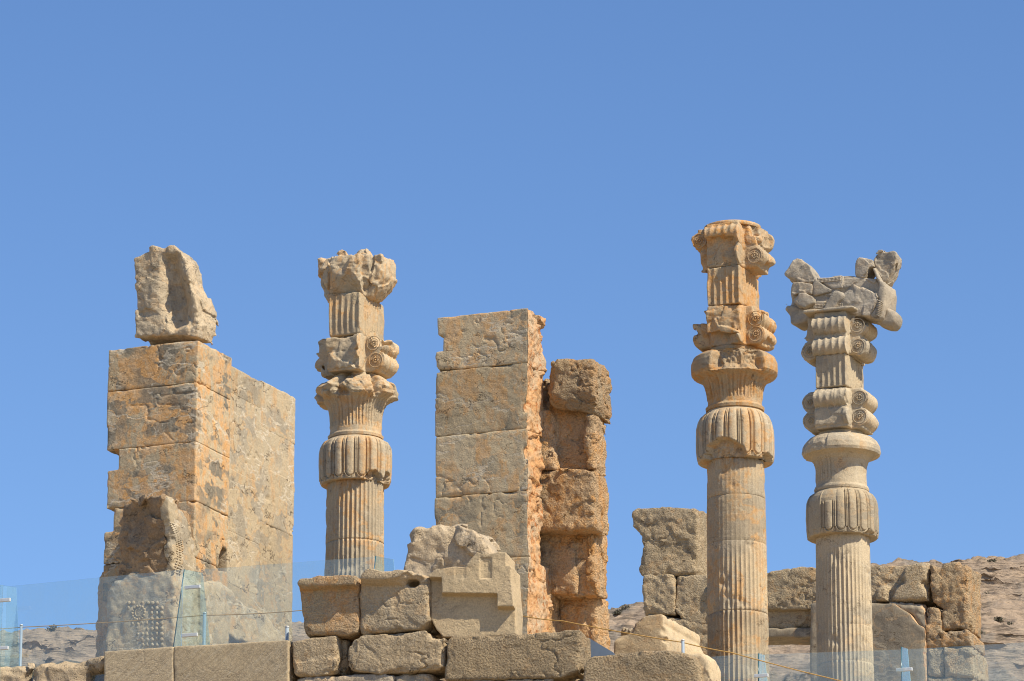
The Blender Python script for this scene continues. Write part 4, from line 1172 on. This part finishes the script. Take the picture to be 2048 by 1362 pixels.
# ------------------------------------------------------------------ far ruined doorway
_d = at(1600, 1200, 128)
D = Frame(np.array((_d[0], 128, FLOOR)), 20)
dw = Thing('ruined_doorway', 'low rough stone doorway with a lintel, behind the two right hand columns', 'ruined doorway', D, (0, .8, 0))
dw.o['label'] = 'low rough stone doorway with a lintel behind the two orange and pale columns'
dw.o['kind'] = 'thing'
FB = (('facet', 1.5, .035), ('low', .9, .03), ('fbm', 4, .014), ('fbm', 8, .020), ('crack', .8, .05))
FS = (('low', .8, .015), ('fbm', 3, .012))
cA = lambda pts: crop(1210, 980, 3.565, pts)
cB = lambda pts: crop(1600, 1060, 4.509, pts)
def dblock(pts, v0, v1, mat='far', nz=FB, rnd=.035, nm='stone_block', h=.04, **k):
    P_ = D.poly(pts, v0); V, Q = chunk_mesh(P_, v0, v1, h, rnd, nz, (.08, .5), .08, extra=.1, **k)
    return put(nm, V, Q, M[mat], dw)
# left jamb: tall upper stone, second course
dblock(cA([(190, 150), (240, 130), (560, 122), (655, 122), (657, 600), (500, 605), (270, 612), (250, 590), (250, 530), (268, 450), (268, 390), (235, 300), (192, 260)]), .15, 1.5)
dblock(cA([(268, 600), (380, 605), (488, 600), (490, 880), (400, 880), (275, 890)]), .05, 1.6)
dblock(cA([(490, 600), (560, 592), (760, 590), (760, 960), (640, 960), (560, 935), (495, 840)]), .10, 1.6)
dblock(cA([(300, 880), (760, 950), (760, 1500), (300, 1500)]), .1, 1.7, nm='jamb')
# lintel over the opening
P_ = cA([(760, 600), (1155, 590), (1210, 575), (1290, 553), (1490, 550), (1520, 560), (1520, 850), (1160, 855), (760, 850)])
dblock(P_, 0, 1.6, nm='lintel')
dblock(cA([(760, 850), (1520, 835), (1520, 985), (760, 990)]), .22, 1.6)
dblock(cA([(755, 985), (1520, 978), (1520, 1050), (755, 1056)]), .10, 1.4, 'far_smooth', FS, .02, 'lintel_band')
# stones over the right jamb
P_ = cB([(90, 335), (600, 325), (900, 310), (1000, 300), (1150, 295), (1165, 330), (1170, 640), (900, 655), (90, 660)])
rel = [cB([(925, 430), (960, 340), (1060, 300), (1150, 310), (1160, 460), (1060, 470), (960, 470)]), cB([(840, 620), (880, 520), (960, 480), (1090, 480), (1165, 580), (1160, 640), (860, 640)]), cB([(690, 640), (700, 540), (750, 505), (785, 520), (785, 640)])]
rp = [D.poly(q, -.1) for q in rel]
def drel(U, Z):
    o = 0
    for q in rp: o = o - .40 * np.clip(.5 - polysd(q, U, Z) / .16, 0, 1)
    return o
dblock(P_, .05, 1.5, relief=drel)
dblock(cB([(1168, 300), (1260, 330), (1275, 285), (1420, 275), (1455, 330), (1490, 300), (1508, 320), (1518, 500), (1530, 700), (1528, 905), (1420, 900), (1262, 905), (1262, 700), (1185, 660)]), -.15, 1.4, 'far_orange', FB, .12)
# right jamb: dressed face, partly split away
dblock(cB([(90, 655), (700, 655), (845, 660), (1000, 760), (1060, 850), (1135, 880), (1135, 1500), (90, 1500), (90, 960)]), -.30, 1.4, 'far_smooth', FS, .02, 'jamb')
dblock(cB([(700, 660), (850, 650), (1120, 650), (1140, 880), (1060, 860), (1000, 770), (850, 690)]), -.18, 1.3, 'far_smooth', FB, .06)
dblock(cB([(1130, 690), (1262, 690), (1270, 900), (1300, 1080), (1130, 1080)]), -.25, 1.5, 'far_orange', FB, .08)
dblock(cB([(1230, 900), (1490, 890), (1545, 930), (1555, 1050), (1290, 1060), (1230, 1050)]), -.30, 1.4, 'far_orange', FB, .12)
dblock(cB([(1140, 1060), (1290, 1055), (1300, 1320), (1150, 1320)]), -.22, 1.4, 'far', FB, .08)
dblock(cB([(1290, 1055), (1550, 1050), (1570, 1330), (1300, 1330)]), -.30, 1.5, 'far', FB, .10)
dblock(cB([(1140, 1325), (1575, 1335), (1580, 1700), (1140, 1700)]), -.25, 1.5, 'far', FB, .10)

# smooth broken stub of a pier, between the middle pier and the orange column
_s = at(1332, 1290, 101)
K = Frame(np.array((_s[0], 101, FLOOR)), 21)
st = Thing('broken_pier_stub', 'low dressed stone stub with a crumbled corner, left of the orange column', 'pier stub', K, (-.6, 1, 0))
cZ = lambda pts: crop(1160, 1220, 6.4, pts)
P_ = K.poly(cZ([(425, 345), (470, 325), (610, 300), (640, 250), (640, 190), (700, 120), (820, 60), (900, 45), (1060, 45), (1075, 130), (1060, 180), (1120, 320), (1128, 700), (425, 700)]), 0)
P_[-2:, 1] = 0.0
sl = K.poly(cZ([(1062, 45), (1100, 50), (1200, 80), (1340, 170), (1600, 350)]), 0)
def stub_cut(U, V, Z):
    top = np.interp(V, [0, .5, 1.3, 2.0, 2.6], [0, .02, -.02, -.10, -.30]) + K.front(1326, 1226, 0)[1]
    return -(Z - top)*-1*-1
V, Q = chunk_mesh(P_, 0, 2.7, .03, .02, (('low', .8, .014), ('fbm', 3, .01)), (.08, .6), .06,
                  cuts=[lambda U, V, Z: sell(U, V, Z, (.02, -.02, K.front(1332, 1262, 0)[1]), (.16, .14, .12)), lambda U, V, Z: sell(U, V, Z, (.04, -.02, K.front(1332, 1280, 0)[1]), (.13, .14, .08))])
put('stone_block', V, Q, M['smooth'], st)
V, Q = chunk_mesh(K.poly(cZ([(450, 320), (450, 190), (520, 150), (560, 200), (640, 180), (640, 300), (560, 300)]), .35), .35, 1.4, .03, .05, BR, (.1, .8), .06)
put('broken_edge', V, Q, M['rubble'], st)

# ------------------------------------------------------------------ terrace wall in front
tw = Thing('terrace_wall', 'front wall of big squared stone blocks along the bottom edge', 'stone wall', W, (0, .6, 0))
tw.o['kind'] = 'thing'
WN = (('facet', 1.6, .022), ('low', .9, .012), ('fbm', 3, .008), ('fbm', 10, .006), ('crack', .9, .05))
HN = (('low', .9, .014), ('fbm', 3.2, .008), ('fbm', 10, .006), ('crack', .6, .035))
cC = lambda pts: crop(560, 1240, 3.0118, pts)
def wblock(pts, v0=0.0, v1=1.1, mat='wall', nz=WN, rnd=.022, h=.022, wear=(.06, .6), chips=.09, label=None, nm='stone_block', **k):
    V, Q = chunk_mesh(W.poly(pts, v0), v0, v1, h, rnd, nz, wear, chips, extra=.06, **k)
    return put(nm, V, Q, M[mat], tw, label)
SN = (('low', .5, .004), ('fbm', 3, .003))
wblock([(208, 1303), (346.6, 1292.5), (346.6, 1440), (206, 1440)], -.04, .9, 'sawn', SN, .012, wear=(.04, .3), chips=.015, label='smooth sawn block with diagonal saw marks', nm='sawn_block')
wblock([(347.6, 1292.5), (576, 1279.5), (577, 1440), (347.6, 1440)], -.035, .9, 'sawn', SN, .012, wear=(.04, .3), chips=.015, label='smooth sawn block with diagonal saw marks', nm='sawn_block')
wblock(cC([(62, 122), (110, 115), (180, 105), (260, 102), (335, 96), (348, 180), (330, 310), (240, 337), (100, 337), (62, 285)]))
wblock(cC([(30, 116), (66, 120), (66, 345), (100, 350), (30, 370)]), .12, 1.2, 'smooth', WN)
wblock(cC([(330, 105), (405, 112), (405, 325), (330, 330)]), .30, 1.2)
wblock(cC([(400, 150), (440, 112), (480, 92), (590, 82), (700, 72), (790, 76), (840, 64), (885, 66), (905, 105), (990, 104), (992, 290), (900, 300), (800, 312), (600, 322), (450, 312), (400, 290)]))
cut3 = [lambda U, V, Z, c=W.front(*cC([(1810, 75)])[0], 0): sbox(U, V, Z, (c[0], -.5, c[1] - .14), (c[0] + .6, .05, c[1] + .4), .04)]
wblock(cC([(1000, 100), (1150, 92), (1255, 88), (1300, 92), (1400, 78), (1500, 78), (1640, 64), (1740, 60), (1800, 62), (1803, 200), (1800, 300), (1700, 347), (1650, 352), (980, 366), (984, 280), (995, 250)]), -.03, .85, 'hammered', HN, .05)
wblock(cC([(95, 350), (140, 342), (240, 338), (400, 330), (480, 322), (600, 322), (685, 324), (688, 460), (90, 460)]), .05, 1.2, 'rubble', WN, .10)
wblock(cC([(690, 340), (740, 320), (830, 312), (905, 316), (912, 460), (690, 460)]), .08, 1.2, 'rubble', WN, .10)
wblock(cC([(985, 368), (1200, 362), (1340, 352), (1645, 350), (1650, 460), (985, 460)]), .03, 1.2, 'wall', WN, .06)
wblock(cC([(1655, 352), (1800, 345), (1830, 370), (1830, 460), (1655, 460)]), .30, 1.2, 'wall', WN, .06)
V, Q = chunk_mesh(W.poly(cZ([(45, 700), (60, 660), (110, 600), (180, 572), (420, 552), (640, 545), (840, 522), (1150, 506), (1280, 528), (1420, 560), (1490, 600), (1530, 760), (1570, 1240), (30, 1240)]), -.06), -.06, .9, .024, .05, HN, (.09, .8), .06, extra=.06,
    cuts=[lambda U, V, Z, c=W.front(1384, 1318, -.06), d=W.front(1405, 1362, -.06): -((U - c[0] - (c[1] - Z) * (d[0] - c[0]) / (c[1] - d[1])) * .75 - (V + .06) * .66)])
put('stone_block', V, Q, M['hammered'], tw)
wblock(cZ([(1380, 560), (1470, 545), (1560, 540), (1640, 590), (1665, 660), (1672, 800), (1690, 1240), (1500, 1240)]), .10, 1.0, 'smooth', WN, .10)
# backing masonry out of sight below and behind the face
def big(u0_, u1_, z0_, z1_, v0_=.45, v1_=1.6):
    mb = MB(); mb.box((u0_, v0_, z0_), (u1_, v1_, z1_)); V, F = mb.get(); put('backing', V, F, M['wall'], tw, smooth=False)
zb_ = W.front(870, 1350, 0)[1]
big(-60, W.front(1140, 1300, 0)[0], -FLOOR, zb_ - .05); big(W.front(1140, 1300, 0)[0], 60, -FLOOR, W.front(1300, 1400, 0)[1])
nrow = 0
for r in range(3):
    x = 150.0 + 37 * r
    while x < 1420:
        wpx = 90 + 60 * jit.random(); y0_, y1_ = 1442 + r * 75, 1442 + r * 75 + 73
        wblock([(x, y0_), (x + wpx - 2, y0_), (x + wpx - 2, y1_), (x, y1_)], jit.uniform(0, .06), .9, 'wall', WN, .06, h=.05); x += wpx
cL = lambda pts: crop(0, 1080, 4.83, pts)
# ------------------------------------------------------------------ loose stones along the wall top
def stone(name, pts, v0, v1, mat, nz, rnd, label, cat, h=.024, wear=(.09, .8), chips=.06, **k):
    V, Q = chunk_mesh(W.poly(pts, v0), v0, v1, h, rnd, nz, wear, chips, extra=.1, **k)
    return solo(name, V, Q, M[mat], W, label, cat)
LN = (('facet', 1.5, .05), ('low', .8, .06), ('ridge', 1.6, .035), ('fbm', 9, .008))
stone('boulder', cL([(-200, 1200), (0, 1158), (60, 1166), (110, 1180), (180, 1186), (280, 1195), (320, 1240), (290, 1300), (300, 1700), (-200, 1700)]), .25, 1.6, 'rubble', LN, .30, 'rounded pale boulder in the bottom left corner', 'boulder')
stone('boulder', cL([(275, 1240), (300, 1195), (345, 1180), (370, 1150), (460, 1130), (560, 1118), (720, 1122), (860, 1116), (1000, 1124), (1000, 1200), (960, 1250), (850, 1290), (830, 1700), (280, 1700)]), .10, 1.5, 'rubble', LN, .22, 'wide pale boulder against the left end of the sawn blocks', 'boulder')
c8 = lambda pts: crop(560, 1100, 5.197, pts)
lip1 = W.poly(c8([(150, 430), (190, 420), (500, 408), (832, 388), (860, 388), (860, 200), (150, 200)]), 0)
stone('cornice_block', c8([(200, 420), (205, 350), (240, 297), (290, 318), (370, 308), (420, 282), (640, 277), (760, 280), (822, 280), (832, 330), (828, 385), (818, 400), (815, 800), (800, 860), (680, 890), (400, 892), (260, 905), (230, 862), (236, 790), (222, 560), (207, 430)]), .0, 1.0, 'wall_orange',
      (('low', .9, .015), ('fbm', 3, .012), ('fbm', 9, .006)), .04, 'square block with a projecting moulded top edge and an orange face', 'stone block', relief=lambda U, Z: -.26 * np.clip(.5 - polysd(lip1, U, Z) / .05, 0, 1))
lip2 = W.poly(c8([(800, 372), (900, 340), (1000, 352), (1150, 345), (1290, 340), (1310, 300), (1420, 250), (1560, 300), (1560, 150), (800, 150)]), 0)
stone('cornice_block', c8([(822, 380), (838, 330), (925, 222), (960, 208), (1010, 218), (1090, 240), (1180, 232), (1270, 214), (1420, 225), (1500, 245), (1545, 270), (1545, 440), (1530, 500), (1527, 680), (1540, 722), (1480, 800), (1440, 830), (1230, 845), (1030, 862), (860, 888), (818, 860), (816, 520)]), .02, 1.1, 'wall', WN, .05,
      'square block with a crumbled overhanging top and a round hole', 'stone block',
      relief=lambda U, Z: -.24 * np.clip(.5 - polysd(lip2, U, Z) / .10, 0, 1), cuts=[lambda U, V, Z, c=W.front(*c8([(1378, 340)])[0], 0): sell(U, V, Z, (c[0], -.1, c[1]), (.15, .45, .085))])
# stepped battlement block
c6 = lambda pts: crop(780, 960, 3.3875, pts)
vM = -.02
raised = W.poly(c6([(200, 480), (200, 662), (345, 664), (345, 768), (722, 772), (722, 860), (900, 860), (900, 420)]), vM)
notch = W.poly(c6([(437, 560), (437, 669), (509, 669), (509, 560)]), vM)
nich = [W.poly(c6(q), vM) for q in ([(607, 523), (688, 523), (688, 668), (607, 668)], [(614, 530), (681, 530), (681, 668), (614, 668)], [(628, 548), (668, 548), (668, 668), (628, 668)])]
def mrel(U, Z):
    o = .20 - .20 * np.clip(.5 - polysd(raised, U, Z) / .03, 0, 1)
    o = o + .012 * np.clip(.5 - polysd(notch, U, Z) / .03, 0, 1)
    for q, d_ in zip(nich, (.014, .012, .012)): o = o + d_ * np.clip(.5 - polysd(q, U, Z) / .025, 0, 1)
    return o
_m = W.world((*[W.front(*c6([(262, 1000)])[0], vM)[0]], 0, 0)); W_ = W; W = Frame(_m, 11)
raised = W.poly(c6([(200, 480), (200, 662), (345, 664), (345, 768), (722, 772), (722, 860), (900, 860), (900, 420)]), vM)
notch = W.poly(c6([(437, 560), (437, 669), (509, 669), (509, 560)]), vM)
nich = [W.poly(c6(q), vM) for q in ([(607, 523), (688, 523), (688, 668), (607, 668)], [(614, 530), (681, 530), (681, 668), (614, 668)], [(628, 548), (668, 548), (668, 668), (628, 668)])]
bl = W.front(*c6([(262, 1000)])[0], vM)
V, Q = chunk_mesh(W.poly(c6([(262, 640), (310, 608), (430, 586), (509, 590), (545, 540), (590, 488), (620, 500), (700, 496), (745, 486), (786, 488), (786, 576), (821, 580), (821, 672), (838, 860), (838, 1032), (700, 1046), (500, 1052), (350, 1050), (300, 1000), (264, 930)]), vM), vM, .95, .014, .004,
                  (('low', 1, .006), ('fbm', 4, .005), ('fbm', 12, .003)), None, 0, relief=mrel, extra=.04,
                  cuts=[lambda U, V, Z, c=bl: -(-( (Z - c[1] + .16) * .62 - (V - vM - .2) * .55 + .05)) * 1.0 if False else 9 + 0 * U])
solo('battlement_block', V, Q, M['smooth'], W, 'carved block with stepped battlement relief and a small niche', 'carved block')
W = W_
# rubble boulder behind it
stone('boulder', c6([(82, 690), (82, 610), (125, 480), (122, 345), (150, 318), (205, 308), (235, 326), (290, 302), (360, 296), (430, 285), (470, 292), (500, 335), (570, 338), (605, 400), (660, 505), (640, 720), (82, 720)]), 1.0, 2.1, 'rubble', (('facet', 2.0, .08), ('low', 1.0, .05), ('ridge', 1.7, .04), ('fbm', 9, .008)), .10,
      'large lumpy pale boulder behind the carved battlement block', 'boulder', h=.028)
# small stones set back between the blocks
stone('stone_lump', c8([(1440, 430), (1545, 420), (1600, 480), (1620, 860), (1480, 880), (1400, 840)]), .55, 1.3, 'wall', WN, .08, 'shaded stone wedged under the left end of the carved battlement block', 'stone')

# ------------------------------------------------------------------ glass balustrade, posts and rope
def wedge(th_pts, t):
    """a thin sheet: four corner points (local) and a thickness vector"""
    P_ = np.array(th_pts, float); t = np.array(t, float)
    V = np.concatenate([P_ - t / 2, P_ + t / 2]); n = len(P_)
    F = [tuple(range(n - 1, -1, -1)), tuple(range(n, 2 * n))] + [(i, (i + 1) % n, n + (i + 1) % n, n + i) for i in range(n)]
    return V, F
GRP = 'glass panels of the balustrade'
def panel(name_lab, a, b, Ya, zlow, rot, mat='glass', v=0.0):
    """a glass panel whose top edge runs from picture point a to b in an upright plane turned rot, a at depth Ya"""
    p = at(a[0], a[1], Ya); fr = Frame(np.array((p[0], p[1], FLOOR)), rot)
    pa, pb = fr.front(*a, 0), fr.front(*b, 0)
    V, F = wedge([(pa[0], 0, zlow), (pb[0], 0, zlow), (pb[0], 0, pb[1]), (pa[0], 0, pa[1])], (0, .016, 0))
    solo('glass_barrier', V, F, M[mat], fr, name_lab, 'glass barrier', GRP, smooth=False)
    return fr
def fin(label, top, bot, wpx_t, wpx_b, Y, clamps, rot=22):
    """an upright glass fin standing across the balustrade, with its steel clamps as parts; picture points of its near edge"""
    p = at(bot[0], bot[1], Y); fr = Frame(np.array((p[0], p[1], FLOOR)), rot)
    z0 = fr.front(*bot, 0)[1]; zt_ = fr.front(*top, 0)[1]
    t = Thing('glass_fin', label, 'glass fin', fr, (0, 0, z0), 'glass fins of the balustrade')
    u0_ = fr.front(*top, 0)[0]
    dt, db = wpx_t * mpp(top[1], Y), wpx_b * mpp(bot[1], Y)
    k = 1.15                                    # fin runs back and to the right
    V, F = wedge([(0, 0, z0), (db * .78, db * k, z0), (u0_ + dt * .78, dt * k, zt_ - .02), (u0_, 0, zt_)], (.010, -.007, 0))
    put('pane', V, F, M['fin'], t, smooth=False)
    mb = MB(); mb.tube([(0, -.012, z0), (u0_, -.012, zt_)], .011, 6); put('edge_strip', *mb.get(), M['edge'], t)
    for (x, y, w_) in clamps:
        u_, z_ = fr.front(x, y, -.03); mb = MB(); L = w_ * mpp(y, Y)
        mb.box((u_, -.085, z_ - .038), (u_ + L, -.03, z_ + .038)); V, F = mb.get()
        o = put('clamp', V, F, M['steel'], t, smooth=False)
        bv = o.modifiers.new('bevel', 'BEVEL'); bv.width = .012; bv.segments = 2
    return t
zlow = 0.02
YL = 91.5
panel('glass panel in front of the headless bull, its top edge rising to the right', (14, 1173), (366, 1139), YL, zlow, 22)
panel('glass panel between the bull and the left column', (402, 1139), (750, 1113), YL - .6, zlow, 17)
panel('glass panel cut off by the left edge of the photo', (-190, 1186), (6, 1170), YL + .4, zlow, 20)
panel('low glass panel crossing the bottom of the orange column', (1418, 1314), (1524, 1306), 92, zlow, 14)
panel('low glass panel between the two right hand columns'.replace('right hand', 'orange and pale'), (1526, 1309), (1806, 1299), 92.3, zlow, 13)
panel('low glass panel at the right edge in front of the hillside', (1808, 1299), (2300, 1270), 92.5, zlow, 13)
fin('blue glass fin with two steel clamps in front of the bull', (369, 1139), (347, 1296), 30, 62, 90.9, [(371, 1176, 34), (364, 1272, 36)])
fin('blue glass fin cut by the left edge of the photo', (-2, 1169), (-22, 1330), 28, 50, 91.2, [(-16, 1203, 43), (-20, 1299, 43)])
fin('small tip of a glass fin beside the crumbled cornice block', (752, 1112), (738, 1230), 30, 50, 90.2, [])
fin('narrow glass fin with a clamp at the foot of the orange column', (1517.5, 1307), (1517.5, 1420), 10, 22, 91.5, [(1509, 1353, 30)])
fin('narrow glass fin with a clamp in front of the far dressed jamb', (1803, 1294), (1803, 1420), 11, 22, 91.8, [(1793, 1341, 34)])
# grey-blue metal sheet leaning between the blocks
p = at(1179, 1300, 89.6); fr = Frame(np.array((p[0], p[1], FLOOR)), 18)
V, F = wedge([(fr.front(x, y, 0)[0], 0, fr.front(x, y, 0)[1]) for x, y in ((1178.5, 1330), (1250, 1330), (1226, 1304.5), (1200, 1289), (1178.5, 1276))], (0, .03, 0))
solo('metal_sheet', V, F, M['sheet'], fr, 'pointed grey blue metal sheet leaning behind the hammered blocks', 'metal sheet', smooth=False)
# posts and ropes
YP = 93.5
def post(x, yt, yb, Y, hw, label):
    p = at(x, yb, Y); fr = Frame(np.array((p[0], Y, FLOOR)), 20)
    t = Thing('barrier_post', label, 'barrier post', fr, (0, 0, 0), 'rope barrier posts')
    r = hw * mpp(yt, Y); zt_ = fr.front(x, yt, 0)[1]
    mb = MB(); mb.tube([(0, 0, 0), (0, 0, zt_ - .03)], r, 14); put('tube', *mb.get(), M['post'], t)
    mb = MB(); mb.tube([(0, 0, zt_ - .03), (0, 0, zt_ - .008), (0, 0, zt_)], [r * 1.15, r * 1.15, r * .8], 14); put('cap', *mb.get(), M['steel'], t)
    mb = MB(); mb.tube([(0, 0, .0), (0, 0, .02)], .14, 16); put('foot', *mb.get(), M['post'], t)
    return fr.world((0, 0, zt_ - .06))
q0 = post(40.5, 1249, 1325, YP + .3, 3.0, 'slim grey barrier post behind the leftmost full glass panel')
q1 = post(408, 1225, 1290, YP - 1.0, 3.4, 'slim grey barrier post beside the glass fin at the bull')
q2 = post(574, 1252, 1281, 90.2, 3.6, 'short dark post at the right end of the sawn blocks')
q3 = post(1366, 1279, 1300, 90.0, 3.2, 'short grey post standing above the right hammered block'.replace('right ', ''))
def rope(pts, label, r=.011, sag=.05):
    P_ = []
    for a, b in zip(pts[:-1], pts[1:]):
        a, b = np.array(a), np.array(b)
        for k in range(12):
            t = k / 12; P_.append(a + (b - a) * t - np.array((0, 0, sag * 4 * t * (1 - t))))
    P_.append(np.array(pts[-1])); P_ = np.array(P_); o0 = P_.mean(0); o0[2] = P_[:, 2].min()
    mb = MB(); mb.tube(list(P_ - o0), r, 7)
    V, F = mb.get(); o = bpy.data.objects.new('rope', mesh_data('rope', V, F)); o.data.materials.append(M['rope']); COL.objects.link(o); o.location = o0
    tag(o, label, 'rope', 'barrier ropes')
rope([at(-60, 1258, YP + .6), q0, q1, at(600, 1221, YP - 1.6), at(660, 1219, YP - 1.7)], 'thin rope strung behind the left glass panels', .010, .02)
rope([at(1040, 1231, 91.0), at(1125, 1242, 90.7), q3, at(1462, 1305, 89.9), at(1700, 1366, 89.7), at(1860, 1410, 89.5)], 'thin ochre rope running down in front of the orange column', .012, .015)
